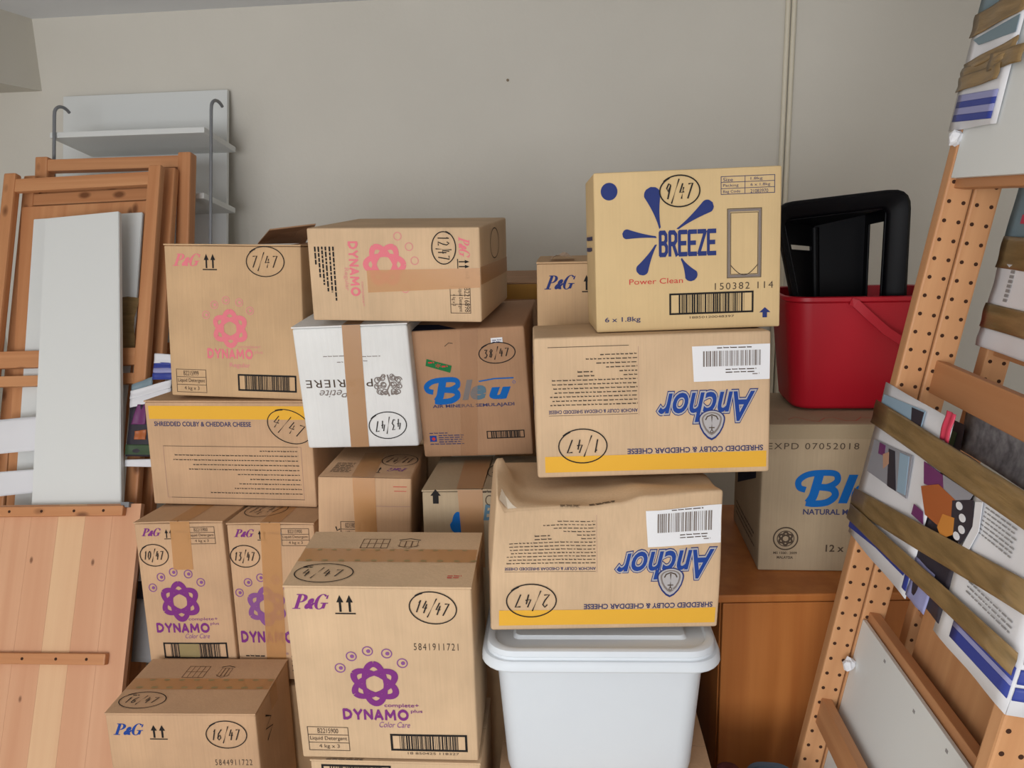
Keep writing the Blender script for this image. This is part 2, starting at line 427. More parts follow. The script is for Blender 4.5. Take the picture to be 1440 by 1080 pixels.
def carton_body(parent, w, d, h, surf, mat, arts, hcut=0.0, rad=0.0035, n=14, name='carton', deform=None):
    bm = bmesh.new(); mats = [mat]; cache = {}
    def ticks(L):
        t = [0, rad*.35, rad]+[rad+(L-2*rad)*k/n for k in range(1, n)]+[L-rad, L-rad*.35, L]
        return t
    H = h-hcut
    for f in 'FKTBRL':
        U, V = {'F': (w, h), 'K': (w, h), 'T': (w, d), 'B': (w, d), 'R': (d, h), 'L': (d, h)}[f]
        tu, tv = ticks(U), ticks(V)
        grid = []
        for v in tv:
            row = []
            for u in tu:
                p0 = {'F': (u-w/2, -d/2, v), 'K': (w/2-u, d/2, v), 'T': (u-w/2, v-d/2, h), 'B': (u-w/2, d/2-v, 0), 'R': (w/2, u-d/2, v), 'L': (-w/2, d/2-u, v)}[f]
                p0 = Vector(p0)
                q = Vector((max(-w/2+rad, min(w/2-rad, p0.x)), max(-d/2+rad, min(d/2-rad, p0.y)), max(rad, min(h-rad, p0.z))))
                nn = p0-q; l = nn.length
                base = surf(f, u, v)
                if l > rad*1.0001: base = base+(q+nn/l*rad-p0)
                base.z -= hcut*max(0, base.z/h) if hcut else 0
                key = tuple(round(c, 6) for c in base)
                if key not in cache: cache[key] = bm.verts.new(base)
                row.append(cache[key])
            grid.append(row)
        for j in range(len(tv)-1):
            for i in range(len(tu)-1):
                vs = [grid[j][i], grid[j][i+1], grid[j+1][i+1], grid[j+1][i]]
                vs = [v for k, v in enumerate(vs) if v not in vs[:k]]
                if len(vs) > 2:
                    try: bm.faces.new(vs).smooth = True
                    except ValueError: pass
    bmesh.ops.remove_doubles(bm, verts=bm.verts, dist=0.00005)
    bmesh.ops.recalc_face_normals(bm, faces=bm.faces)
    put_art(bm, mats, arts, surf, .0006)
    return bm_obj(name, bm, mats, parent)
def put_art(bm, mats, arts, surf, base=.0006):
    for f, art in arts.items():
        cnt = {}
        for ink, layer, V, Fs in art.items:
            mn = 'ink_'+ink if 'ink_'+ink in MATS else ink
            if mn not in mats: mats.append(mn)
            cnt[layer] = cnt.get(layer, 0)+1
            lift = base+layer*.0005+(cnt[layer] % 40)*.000006
            if len(V) == 4 and len(Fs) == 1:
                L = lambda i, j: math.hypot(V[i][0]-V[j][0], V[i][1]-V[j][1])
                nu = max(1, math.ceil(max(L(0, 1), L(2, 3))/.02)); nv = max(1, math.ceil(max(L(1, 2), L(3, 0))/.02))
                if nu*nv > 1:
                    mix = lambda i, s_, t_: (V[0][i]*(1-s_)+V[1][i]*s_)*(1-t_)+(V[3][i]*(1-s_)+V[2][i]*s_)*t_
                    V = [(mix(0, a/nu, b/nv), mix(1, a/nu, b/nv)) for b in range(nv+1) for a in range(nu+1)]
                    Fs = [(b*(nu+1)+a, b*(nu+1)+a+1, (b+1)*(nu+1)+a+1, (b+1)*(nu+1)+a) for b in range(nv) for a in range(nu)]
            vs = [bm.verts.new(surf(f, u, v, lift)) for u, v in V]
            for q in Fs:
                try: fa = bm.faces.new([vs[i] for i in q])
                except ValueError: continue
                fa.material_index = mats.index(mn)
def strip(parent, surf, path, mat, lift=.0011, name='packing_tape', n=16, art=None):
    """a strip of tape: path = list of (face, (uL0,v0),(uR0,v0),(uL1,v1),(uR1,v1)) quads laid on the carton's surface"""
    bm = bmesh.new(); mats = [mat]
    for f, a, b, c, e in path:
        rows = []
        for j in range(n+1):
            t = j/n
            p, q = (a[0]+(c[0]-a[0])*t, a[1]+(c[1]-a[1])*t), (b[0]+(e[0]-b[0])*t, b[1]+(e[1]-b[1])*t)
            rows.append([bm.verts.new(surf(f, p[0]+(q[0]-p[0])*s/4, p[1]+(q[1]-p[1])*s/4, lift)) for s in range(5)])
        for r0, r1 in zip(rows, rows[1:]):
            for s in range(4): bm.faces.new((r0[s], r0[s+1], r1[s+1], r1[s])).smooth = True
    bmesh.ops.remove_doubles(bm, verts=bm.verts, dist=.0018)
    if art: put_art(bm, mats, art, surf, lift+.0004)
    return bm_obj(name, bm, mats, parent)
def sticker(parent, surf, f, quad, mat, art=None, lift=.0012, name='shipping_label', label=None):
    bm = bmesh.new(); mats = [mat]; n = 6; rows = []
    a, b, c, e = quad
    for j in range(n+1):
        t = j/n; row = []
        for i in range(n+1):
            s = i/n
            u = (a[0]*(1-s)+b[0]*s)*(1-t)+(e[0]*(1-s)+c[0]*s)*t; v = (a[1]*(1-s)+b[1]*s)*(1-t)+(e[1]*(1-s)+c[1]*s)*t
            row.append(bm.verts.new(surf(f, u, v, lift)))
        rows.append(row)
    for r0, r1 in zip(rows, rows[1:]):
        for s in range(n): bm.faces.new((r0[s], r0[s+1], r1[s+1], r1[s]))
    if art: put_art(bm, mats, {f: art}, surf, lift+.0004)
    o = bm_obj(name, bm, mats, parent)
    if label: o['label'] = label
    return o
def flaps(parent, w, d, h, mat, along='x', over=.001, art=None, surf=None, gap=.0012, sag=.0015, th=.0032):
    """two closing flaps meeting along a seam on the top"""
    for k in (0, 1):
        bm = bmesh.new(); mats = [mat]; N = 8
        if along == 'x': lo, hi = ((-w/2-.0006, -d/2-over), (w/2+.0006, -gap)) if k == 0 else ((-w/2-.0006, gap), (w/2+.0006, d/2+over))
        else: lo, hi = ((-w/2-over, -d/2-.0006), (-gap, d/2+.0006)) if k == 0 else ((gap, -d/2-.0006), (w/2+over, d/2+.0006))
        top, bot = [], []
        for j in range(N+1):
            rt, rb = [], []
            for i in range(N+1):
                x = lo[0]+(hi[0]-lo[0])*i/N; y = lo[1]+(hi[1]-lo[1])*j/N
                z = h-.0008
                s = (abs(y)/(d/2)) if along == 'x' else (abs(x)/(w/2))
                z -= sag*s*s
                rt.append(bm.verts.new((x, y, z))); rb.append(bm.verts.new((x, y, z-th)))
            top.append(rt); bot.append(rb)
        for j in range(N):
            for i in range(N):
                bm.faces.new((top[j][i], top[j][i+1], top[j+1][i+1], top[j+1][i])); bm.faces.new((bot[j][i], bot[j+1][i], bot[j+1][i+1], bot[j][i+1]))
        for i in range(N):
            bm.faces.new((top[0][i], bot[0][i], bot[0][i+1], top[0][i+1])); bm.faces.new((top[N][i], top[N][i+1], bot[N][i+1], bot[N][i]))
            bm.faces.new((top[i][0], top[i+1][0], bot[i+1][0], bot[i][0])); bm.faces.new((top[i][N], bot[i][N], bot[i+1][N], top[i+1][N]))
        if art:
            half = Art()
            for it in art.items:
                cv = sum(p[1] for p in it[2])/len(it[2]); cu = sum(p[0] for p in it[2])/len(it[2])
                near = (cv < d/2) if along == 'x' else (cu < w/2)
                if near == (k == 0): half.items.append(it)
            put_art(bm, mats, {'T': half}, surf, .0006)
        bm_obj('flap', bm, mats, parent)
def make_carton(q, label, mat, arts, seam=None, bulge=.003, seed=0, name='cardboard_box', top_art=None, deform=None, rad=.0035, n=14, category='box'):
    x, y, z, yaw, tx, ty, w, d, h = q
    t = thing(name, label, category, (x, y, z), (tx, ty, yaw), 'cartons in the stacks')
    if seam:
        surf0 = carton_shape(w, d, h, bulge, seed, deform)
        def surf(f, u, v, lift=0.0):
            if f == 'T':
                s = (abs(v-d/2)/(d/2)) if seam == 'x' else (abs(u-w/2)/(w/2))
                return Vector((u-w/2, v-d/2, h-.0008-.0015*s*s+lift))
            return surf0(f, u, v, lift)
        carton_body(t, w, d, h, surf0 if False else (lambda f, u, v, lift=0.0: surf0(f, u, v, lift) if f != 'T' else Vector((u-w/2, v-d/2, h+lift))), mat, arts, hcut=.0062, rad=rad, n=n)
        flaps(t, w, d, h, mat, seam, art=top_art, surf=surf)
    else:
        surf = carton_shape(w, d, h, bulge, seed, deform)
        carton_body(t, w, d, h, surf, mat, arts, rad=rad, n=n)
    return t, surf

# ------------------------------------------------------------------ the room
WY, CZ = 3.10, 2.345
def slab(name, lo, hi, mat):
    bm = bmesh.new(); add_box(bm, lo, hi); return struct(bm_obj(name, bm, mat))
slab('wall_back', (-2.6, WY, -.1), (2.6, WY+.1, CZ+.1), 'wall_paint')
slab('wall_left', (-2.6, -2.8, -.1), (-2.5, WY, CZ+.1), 'wall_paint')
slab('wall_right', (2.0, -2.8, -.1), (2.1, WY, CZ+.1), 'wall_paint')
slab('floor', (-2.6, -2.8, -.1), (2.6, WY, 0), 'carpet')
slab('ceiling', (-2.6, -2.8, CZ), (2.6, WY, CZ+.1), 'ceiling_paint')
slab('trim_1', (-2.5, -2.8, 2.0845), (-2.184, WY, CZ), 'wall_paint')
slab('baseboard_back', (-2.5, WY-.015, 0), (2.0, WY, .09), 'pipe_paint')
for x, lab in ((.600, 'thin cream pipe running up the back wall, left of the two side by side'), (.620, 'thin cream pipe running up the back wall, right of the two side by side')):
    bm = bmesh.new(); add_tube(bm, [(x, WY-.010, 0), (x, WY-.010, CZ)], .0085, 12)
    tag(bm_obj('pipe', bm, 'pipe_paint', None, True, 40), lab, 'pipe', 'wall pipes')
bm = bmesh.new(); add_tube(bm, [(-.369, WY, 2.052), (-.369, WY-.004, 2.052)], .005, 10)
tag(bm_obj('wall_plug', bm, 'plug_beige'), 'tiny beige plug alone on the bare back wall', 'plug')

# ------------------------------------------------------------------ cartons (x, y, z, yaw, tilt x, tilt y, width, depth, height)
# --- large front carton 14/47
A = Art()
A.pg('purple', .015, .312, .076, .341)
A.uparrows('black', .087, .303, .123, .340)
A.hand('14/47', .257, .317, .040, .030, R(-8))
A.text('softblack', '5841911721', .220, .233, .298, .247, space=1.3)
A.dynamo('purple', .146, .163, .046)
A.block('purple', 'DYNAMO', .083, .086, .203, .110, wd=.25, gap=.14, widths={'O': 1.25, 'M': 1.3, 'D': 1.05})
A.text('purple', 'complete+', .160, .1125, .222, .1225, bold=.01); A.text('purple', 'plus', .207, .1015, .228, .110, bold=.01)
A.text('violet', 'Color Care', .148, .071, .204, .083, shear=.35)
A.table('softblack', .014, .017, .090, .069, ('B2215900', 'Liquid Detergent', '4 kg x 3'))
A.barcode('black', .166, .020, .306, .057, .0042, seed=14)
A.text('softblack', '18 850425 118327', .196, .0125, .29, .0175)
T = Art()
def packicons(T, u0, v0, u1, v1, hu0, hu1):
    T.frame('seam', u0, v0, u1, v1, .0014)
    for k in range(1, 4): T.rect('seam', u0+(u1-u0)*k/4-.0006, v0, u0+(u1-u0)*k/4+.0006, v1)
    T.rect('seam', u0, (v0+v1)/2-.0006, u1, (v0+v1)/2+.0006)
    c = (hu0+hu1)/2
    T.stroke('black', [(hu0, v1-.004), (c, v1+.002), (hu1, v1-.004)], .0022)
    for k in range(3): T.frame('seam', hu0+.003+k*(hu1-hu0-.006)/3, v0+.006, hu0+.003+(k+1)*(hu1-hu0-.006)/3, v1-.008, .001)
    T.stroke('seam', [(hu0, v0+.012), (c, v0), (hu1, v0+.012)], .0012)
packicons(T, .102, .131, .154, .168, .171, .212)
T.hand('4/47', .060, .039, .051, .030, size=.75); T.lines('handblack', .018, .035, .060, 1, .01, .003)
T.lines('red', .28, .305, .035, 2, .006, .003)
b14, s14 = make_carton((-0.4037, 1.3732, 0.6388, 0.0581, 0.0744, 0.0054, 0.3245, 0.1982, 0.3596),
    'large carton with purple flower logo, marked 14/47, left of the white lidded tub', 'kraft_pale', {'F': A}, 'x', seed=14, top_art=T)
TA = Art()
for k in range(11): TA.disc('olive', .02+k*.03, .083, .006, 0, .003); TA.disc('olive', .03+k*.027, .122, .005, 0, .0025)
strip(b14, s14, [('T', (.001, .079), (.001, .128), (.323, .079), (.323, .126)), ('R', (.079, .358), (.128, .358), (.079, .315), (.128, .315))], 'tape_tan', art={'T': TA})
# --- carton beneath it
A = Art(); A.barcode('black', .02, .30, .15, .335, .004, seed=5); A.lines('softblack', .03, .10, .347, 1, .01, .004)
make_carton((-0.395, 1.375, 0.283, 0.05, 0.0, 0.0, 0.315, 0.2, 0.347), 'carton directly under the one marked 14/47, only its top edge showing', 'kraft_pale', {'F': A}, 'x', seed=15)
# --- 16/47
A = Art()
A.pg('deepblue', .016, .296, .079, .323)
A.uparrows('black', .092, .286, .131, .320)
A.hand('16/47', .259, .299, .043, .031)
A.text('softblack', '5844911722', .229, .226, .309, .240, space=1.3)
T = Art(); packicons(T, .106, .133, .156, .182, .182, .214)
T.hand('16/47', .060, .044, .050, .029, size=.7); T.lines('handblack', .03, .045, .064, 1, .01, .003)
RS = Art(); RS.stroke('handblack', [(.05, .31), (.08, .29), (.045, .28), (.085, .265), (.05, .25)], .004, 1)
b16, s16 = make_carton((-0.9084, 1.5434, 0.2338, 0.07, -0.0161, -0.002, 0.3251, 0.2148, 0.35),
    'carton with blue lettering marked 16/47, lowest at the left corner', 'kraft_rosy', {'F': A, 'R': RS}, 'x', seed=16, top_art=T)
TA = Art()
for k in range(9): TA.disc('olive', .03+k*.034, .092, .008, 0, .004); TA.disc('olive', .045+k*.034, .122, .007, 0, .0035)
strip(b16, s16, [('T', (.001, .084), (.001, .129), (.324, .086), (.324, .128)), ('R', (.086, .348), (.128, .348), (.086, .30), (.128, .30))], 'tape_tan', art={'T': TA})
# --- 10/47 and 13/47, narrow cartons side by side
def narrow(num, w, h, cx, arrow_r=True):
    A = Art()
    A.pg('purple', .018, h-.036, .064, h-.017)
    A.uparrows('black', .072, h-.044, .096, h-.020)
    A.table('softblack', .130, h-.057, .197, h-.015, ('B2215900', 'Liquid Detergent', '4 kg x 3'))
    A.lines('grey', .097, .132, h-.024, 1, .01, .007)
    A.hand(num, cx, h-.083, .035, .026)
    return A
A = narrow('10/47', .2177, .3909, .042)
A.dynamo('purple', .094, .193, .050)
A.block('purple', 'DYNAMO', .026, .114, .160, .139, wd=.25, gap=.14, widths={'O': 1.25, 'M': 1.3, 'D': 1.05})
A.text('purple', 'complete+', .110, .143, .182, .153); A.text('purple', 'plus', .163, .132, .184, .141); A.text('violet', 'Color Care', .097, .100, .158, .112, shear=.35)
A.barcode('black', .038, .049, .198, .089, .004, seed=10); A.rect('olive', .078, .052, .128, .086, 1)
b10, s10 = make_carton((-0.9937, 1.838, 0.5115, 0.02, -0.065, -0.0317, 0.2177, 0.3424, 0.3909),
    'tall narrow carton with purple flower marked 10/47, left of its twin', 'kraft_rosy', {'F': A}, 'y', seed=10)
strip(b10, s10, [('T', (.098, .30), (.146, .30), (.090, .001), (.138, .001)), ('F', (.090, .3895), (.138, .3895), (.087, .272), (.136, .272))], 'tape_tan')
A = narrow('13/47', .209, .393, .038)
A.dynamo('violet', .080, .186, .049)
A.block('purple', 'DYNAMO', .010, .094, .140, .124, wd=.25, gap=.14, widths={'O': 1.25, 'M': 1.3, 'D': 1.05}); A.lines('violet', .10, .13, .120, 1, .01, .005); A.lines('ghost', .075, .125, .070, 1, .01, .006)
A.lines('black', .018, .066, .062, 4, .012, .0035); A.lines('black', .13, .19, .062, 4, .012, .0035)
T = Art(); T.hand('13/47', .06, .09, .05, .05, circle=True)
b13, s13 = make_carton((-0.777, 1.842, 0.512, 0.02, -0.05, -0.0164, 0.209, 0.33, 0.393),
    'tall narrow carton with purple flower marked 13/47, taped down its middle', 'kraft_rosy', {'F': A}, 'y', seed=13, top_art=T)
strip(b13, s13, [('T', (.082, .30), (.130, .30), (.082, .001), (.130, .001)), ('F', (.082, .3915), (.130, .3915), (.069, .05), (.117, .05))], 'tape_tan')
# --- 4/47 with the yellow band
A = Art()
A.rect('yellow', .010, .217, .420, .250)
A.text('navytext', 'SHREDDED COLBY & CHEDDAR CHEESE', .022, .199, .275, .211, bold=.02)
A.hand('4/47', .372, .200, .056, .038, R(-22))
A.frame('ghost', .040, .018, .398, .150, .0008); A.rect('softblack', .04, .149, .39, .1502); A.rect('softblack', .05, .018, .398, .0192)
RR = [(.292, .389), (.069, .389), (.064, .388), (.116, .39), (.104, .39), (.231, .391), (.262, .391), (.233, .392), (.220, .392), (.156, .394)]
A.lines('softblack', 0, 0, .140, 10, .0118, .0026, right=RR, seed=44, words=(.003, .010))
b4, s4 = make_carton((-0.9147, 1.9524, 0.9000, -0.03, -0.053, -0.0094, 0.4270, 0.2887, 0.2649),
    'carton with yellow band along its top and small print box, marked 4/47', 'kraft_rosy', {'F': A}, 'x', seed=4)
# --- 7/47
A = Art()
A.pg('pink', .024, .314, .090, .343)
A.uparrows('black', .097, .305, .133, .343)
A.hand('7/47', .254, .326, .046, .034); 
A.dynamo('pink', .160, .167, .046, 'palepink')
A.block('pink', 'DYNAMO', .099, .094, .215, .119, wd=.25, gap=.14, widths={'O': 1.25, 'M': 1.3, 'D': 1.05}); A.text('palepink', 'complete+', .177, .119, .236, .128); A.text('palepink', 'plus', .218, .106, .24, .116)
A.text('palepink', 'Regular', .155, .071, .207, .085, bold=.01)
A.table('softblack', .015, .009, .093, .066, ('B2215999', 'Liquid Detergent', '4 kg x 3'))
A.barcode('black', .174, .017, .322, .058, .0042, seed=7)
b7, s7 = make_carton((-0.8918, 1.9485, 1.1675, -0.028, -0.0680, 0.0240, 0.3418, 0.2297, 0.3681),
    'tall carton with faded pink flower marked 7/47, topmost of the left stack', 'kraft', {'F': A}, 'x', seed=7)
# --- 11/47
A = Art()
A.table('softblack', .048, .150, .090, .202, ('B2215900', 'Liquid Detergent', '4 kg x 3')); A.stroke('black', [(.038, .19), (.041, .181), (.047, .185)], .0025)
A.rect('red', .161, .2795, .190, .2808); A.rect('red', .163, .270, .189, .2712); A.rect('ghost', .123, .2365, .198, .2375)
A.rect('seam', .001, .2985, .199, .2995)
T = Art()
T.hand('11/47', .155, .150, .040, .055, flip=True)
T.pg('violet', .140, .052, .180, .080, rot=2)
T.uparrows('black', .108, .035, .127, .085)
T.lines('softblack', .018, .062, .118, 8, .011, .004)
b11, s11 = make_carton((-0.548, 1.741, 0.7466, 0.115, -0.075, 0.0452, 0.1999, 0.3182, 0.3),
    'carton lying on its back marked 11/47, under the white box', 'kraft_rosy', {'F': A, 'T': T}, None, seed=11, rad=.005)
strip(b11, s11, [('T', (.063, .22), (.111, .22), (.072, .001), (.120, .001)), ('F', (.074, .2985), (.122, .2985), (.086, .05), (.132, .05))], 'tape_tan')
# --- carton with the black arrow and blue drop
A = Art()
A.poly('black', [(.022, .258), (.034, .258), (.034, .275), (.039, .275), (.028, .289), (.017, .275), (.022, .275)])
A.poly('blue', [(.073+.017*math.sin(2*PI*k/24)*(1 if math.cos(2*PI*k/24) < .2 else .75), .213+.022*math.cos(2*PI*k/24)*(1.25 if math.cos(2*PI*k/24) > 0 else .9)) for k in range(24)])
A.text('greyblue', 'B', .126, .222, .146, .256, shear=.2, bold=.03); A.ellipse('softblack', .140, .265, .008, .010, .002); A.lines('softblack', .125, .15, .285, 1, .01, .005)
T = Art(); T.hand('1', .142, .14, .018, .05)
bu, su = make_carton((-0.2666, 1.6998, 0.7493, 0.0537, -0.0583, -0.0042, 0.25, 0.2769, 0.289),
    'carton with black arrow and blue drop, behind the dented cheese carton', 'kraft_grey', {'F': A}, 'y', seed=21, top_art=T)
strip(bu, su, [('T', (.060, .24), (.122, .24), (.072, .001), (.126, .001)), ('F', (.074, .2875), (.126, .2875), (.083, .12), (.127, .12))], 'tape_brown')
# --- white wine carton, upside down
A = Art()
A.text('softblack', 'PERRIERE', .016, .146, .172, .164, rot=2, bold=.0, space=1.15)
A.text('grey', 'La Petite', .045, .122, .150, .140, rot=2, shear=.4)
for sx in (-1, 1):
    for k, (dx, dy, rr) in enumerate(((.024, .012, .008), (.026, -.002, .007), (.021, -.014, .007), (.012, .018, .007), (.012, .002, .008), (.010, -.014, .007))):
        A.ellipse('grey', .207+sx*dx, .147+dy, rr, rr, .0024, 0, 0, 1.3, 1.0*k, -.6)
        A.ellipse('grey', .207+sx*dx*.8, .147+dy*1.2, rr*.7, rr*.7, .002, 0, 0, 1.2, 2.0*k, -.5)
A.stroke('grey', [(.207, .122), (.203, .135), (.211, .150), (.207, .172)], .0035)
A.hand('43/47', .195, .053, .043, .031, R(5), flip=True)
A.lines('grey', .065, .120, .219, 1, .01, .002); A.lines('grey', .155, .197, .216, 1, .01, .002); A.lines('grey', .095, .11, .205, 1, .01, .002); A.lines('grey', .145, .166, .206, 1, .01, .002)
def dent_white(p, f):
    if p.z < .012 and abs(p.x) > .10: p.z += .004*(abs(p.x)-.10)/.03
    return p
bw, sw = make_carton((-0.5625, 1.8876, 1.0885, 0.0, 0.065, -0.0321, 0.2626, 0.28, 0.2895),
    'white wine carton upside down with brown tape, marked 43/47', 'white_board', {'F': A}, 'x', seed=43, bulge=.004, rad=.006)
strip(bw, sw, [('T', (.118, .16), (.158, .16), (.116, .001), (.158, .001)), ('F', (.116, .2875), (.158, .2875), (.103, .002), (.146, .002))], 'tape_brown')
# --- bleu water carton 38/47
def script_B(A, u0, v0, w, h, ink):
    P = lambda pts: [(u0+x*w, v0+y*h) for x, y in pts]
    def curve(pts, n=6):
        out = []
        for i in range(len(pts)-1):
            p0 = pts[max(i-1, 0)]; p1 = pts[i]; p2 = pts[i+1]; p3 = pts[min(i+2, len(pts)-1)]
            for k in range(n):
                t = k/n; a = [.5*((2*p1[j])+(-p0[j]+p2[j])*t+(2*p0[j]-5*p1[j]+4*p2[j]-p3[j])*t*t+(-p0[j]+3*p1[j]-3*p2[j]+p3[j])*t**3) for j in (0, 1)]
                out.append(tuple(a))
        return out+[pts[-1]]
    A.stroke(ink, curve(P([(.52, .97), (.45, .6), (.38, .25), (.28, .05)])), w*.21)
    A.stroke(ink, curve(P([(.20, .45), (.05, .52), (.03, .72), (.22, .90), (.55, .96), (.88, .93), (.93, .72), (.75, .56), (.50, .52)])), w*.15)
    A.stroke(ink, curve(P([(.50, .54), (.82, .48), (.90, .28), (.72, .08), (.42, .03), (.22, .06)])), w*.17)
A = Art()
script_B(A, .022, .134, .080, .056, 'blue')
A.text('greyblue', 'le', .104, .138, .160, .186, shear=.25, bold=.045); A.text('blue', 'u', .166, .137, .216, .166, shear=.25, bold=.06)
A.stroke('blue', [(.145, .181), (.18, .186), (.224, .186)], .003); A.ellipse('blue', .224, .176, .003, .003, .0008)
A.text('navytext', 'AIR MINERAL SEMULAJADI', .033, .119, .221, .129, bold=.02)
A.hand('38/47', .191, .245, .040, .023, R(3))
A.barcode('black', .152, .043, .239, .062, .0022, seed=38)
A.rect('deepblue', .018, .039, .034, .054); A.disc('red', .027, .046, .004, 1)
A.lines('navytext', .018, .062, .061, 1, .005, .0025); A.lines('navytext', .039, .10, .055, 4, .0052, .0026); A.lines('navytext', .018, .10, .034, 1, .005, .0025)
A.stroke('softblack', [(.075, .265), (.085, .273), (.094, .271)], .0015)
T = Art(); T.poly('darknavy', [(.003, .001), (.106, .001), (.055, .05), (.003, .06)])  # navy patch paints the dark inside and contents where the top is ajar
bb, sb = make_carton((-0.3010, 1.9318, 1.0623, -0.0059, 0.0842, -0.0435, 0.2554, 0.2914, 0.3026),
    'brown mineral water carton with blue script logo, marked 38/47', 'kraft_brown', {'F': A, 'T': T}, None, seed=38, rad=.005)
strip(bb, sb, [('T', (.116, .05), (.156, .05), (.114, .001), (.154, .001)), ('F', (.113, .3012), (.153, .3012), (.086, .002), (.126, .002))], plain('tape_faint', (190, 142, 102), .35, alpha=.28))
A = Art(); A.text('ink_red', '*', .050, .2165, .062, .2265); A.lines('ink_red', .034, .048, .231, 1, .01, .004); A.lines('ink_red', .064, .078, .221, 1, .01, .004)
sticker(bb, sb, 'F', ((.027, .222), (.082, .204), (.087, .220), (.031, .238)), 'ink_green', A, name='sticker', label='small green sticker with red marks')
A = Art(); A.lines('navytext', .183, .205, .275, 2, .004, .002)
sticker(bb, sb, 'F', ((.180, .267), (.206, .268), (.206, .280), (.180, .279)), 'label_white', A, name='sticker', label='tiny white price sticker')
# --- 12/47 lying on its side on top
A = Art()
A.pg('pink', .332, .138, .355, .178, rot=3)
A.uparrows('black', .328, .112, .354, .134, rot=1); A.lines('softblack', .345, .352, .108, 3, .006, .003)
A.ellipse('handblack', .300, .157, .025, .033, .0022, 0, 2, 1.06, 1, .04)
for t, v in (('12', .1715), ('47', .143)):
    for k, ch in enumerate(t):
        for st in Art.DIG[ch]: A.stroke('handblack', [(.288+.024*y, v+.010-.0115*k-.009*x) for x, y in st], .0022, 2)
A.stroke('handblack', [(.283, .155), (.317, .153)], .0022, 2)
A.atom('pink', .170, .122, .047, R(-90))
for k, a in enumerate((62, 34, 7, -22, -50)):
    A.ellipse('palepink', .170+.067*math.cos(R(a)), .122+.067*math.sin(R(a)), .008, .008, .002)
A.block('pink', 'DYNAMO', .091, .054, .113, .171, rot=3, wd=.25, gap=.14, widths={'O': 1.25, 'M': 1.3, 'D': 1.05})
A.text('palepink', 'complete+', .114, .032, .122, .086, rot=3); A.text('palepink', 'Regular', .077, .066, .089, .115, rot=3)
A.table('softblack', .310, .019, .354, .077, ('', '', ''))
A.text('softblack', 'B2216898', .341, .022, .352, .074, rot=3); A.text('softblack', 'Liquid Detergent', .327, .022, .337, .074, rot=3); A.text('softblack', '4 kg x 3', .313, .035, .322, .060, rot=3)
rn = random.Random(12)
for k, (u, e) in enumerate(((.060, .044), (.052, .062), (.043, .064), (.035, .078), (.027, .092), (.019, .122))):
    v = .160
    while v > e:
        l = rn.uniform(.005, .013); A.rect('black', u-.0045, max(v-l, e), u-.0008, v); v -= l+.0022
RS = Art(); RS.ellipse('softblack', .157, .153, .050, .033, .0025)
b12, s12 = make_carton((-0.4507, 1.8719, 1.3825, -0.0447, 0.0383, 0.0127, 0.3765, 0.3257, 0.1989),
    'carton lying on its side with faded pink print, marked 12/47', 'kraft_pale', {'F': A, 'R': RS}, None, seed=12, bulge=.004, rad=.004)
strip(b12, s12, [('F', (.130, .062), (.130, .110), (.3755, .074), (.3755, .115)), ('R', (.001, .080), (.001, .117), (.324, .070), (.324, .105))], 'tape_tan')
# --- two cheese cartons, upside down
def cheese(A, w, num, hc, seed):
    b0 = .016
    A.rect('yellow', .014, b0-.006, w-.006, b0+.023)
    A.text('navytext', 'SHREDDED COLBY & CHEDDAR CHEESE', .160, b0+.024, w-.012, b0+.034, rot=2, bold=.025)
    A.hand(num, hc, .057, .042, .030, flip=True)
    u0, v0, u1, v1 = .214, .094, .384, .148
    A.text('navy', 'Anchor', u0, v0, u1, v1, rot=2, shear=.3, bold=.075, fit=.02)
    A.text('palegrey', 'Anchor', u0, v0, u1, v1, rot=2, shear=.3, bold=.052, layer=1, fit=.02)
    A.text('deepblue', 'Anchor', u0, v0, u1, v1, rot=2, shear=.3, bold=.016, layer=2, fit=.02)
    def drop(k):
        up = [(.308+.021*k*math.cos(a), .099+.015*k*math.sin(a)) for a in [PI*i/16 for i in range(17)]]
        lo = [(.308+sg*.021*k*x, .099-.034*k*y) for sg, q in ((-1, ((.97, .15), (.86, .4), (.62, .68), (.3, .9))), (1, ((.3, .9), (.62, .68), (.86, .4), (.97, .15)))) for x, y in q]
        lo.insert(4, (.308, .099-.034*k)); return up+lo
    A.poly('navy', drop(1.12), 2); A.poly('palegrey', drop(1.0), 3); A.poly('grey', drop(.84), 3); A.poly('palegrey', drop(.70), 3)
    A.stroke('softblack', [(.308, .079), (.308, .105)], .0024, 4); A.stroke('softblack', [(.297, .098), (.300, .104), (.308, .107), (.316, .104), (.319, .098)], .0022, 4)
    A.stroke('softblack', [(.303, .084), (.313, .084)], .0018, 4); A.ellipse('softblack', .308, .077, .0022, .0022, .0012, layer=4)
    A.text('navytext', 'ANCHOR COLBY & CHEDDAR SHREDDED CHEESE', .023, .116, .179, .1225, rot=2, bold=.02)
    A.rect('softblack', .023, .1125, .179, .1132); A.rect('ghost', .181, .11, .1815, .232)
    RR = [(.026, .179), (.03, .179), (.026, .179), (.034, .179), (.032, .179), (.03, .179), (.03, .179), (.155, .179), (.148, .179), (.125, .179), (.108, .179), (.09, .179), (.115, .179), (.05, .179)]
    A.lines('softblack', 0, 0, .1325, 13, -.0073, .0021, right=RR, seed=seed, words=(.003, .009))
    A.lines('softblack', .075, .105, .1325+7*.0073, 2, -.0073, .0026)
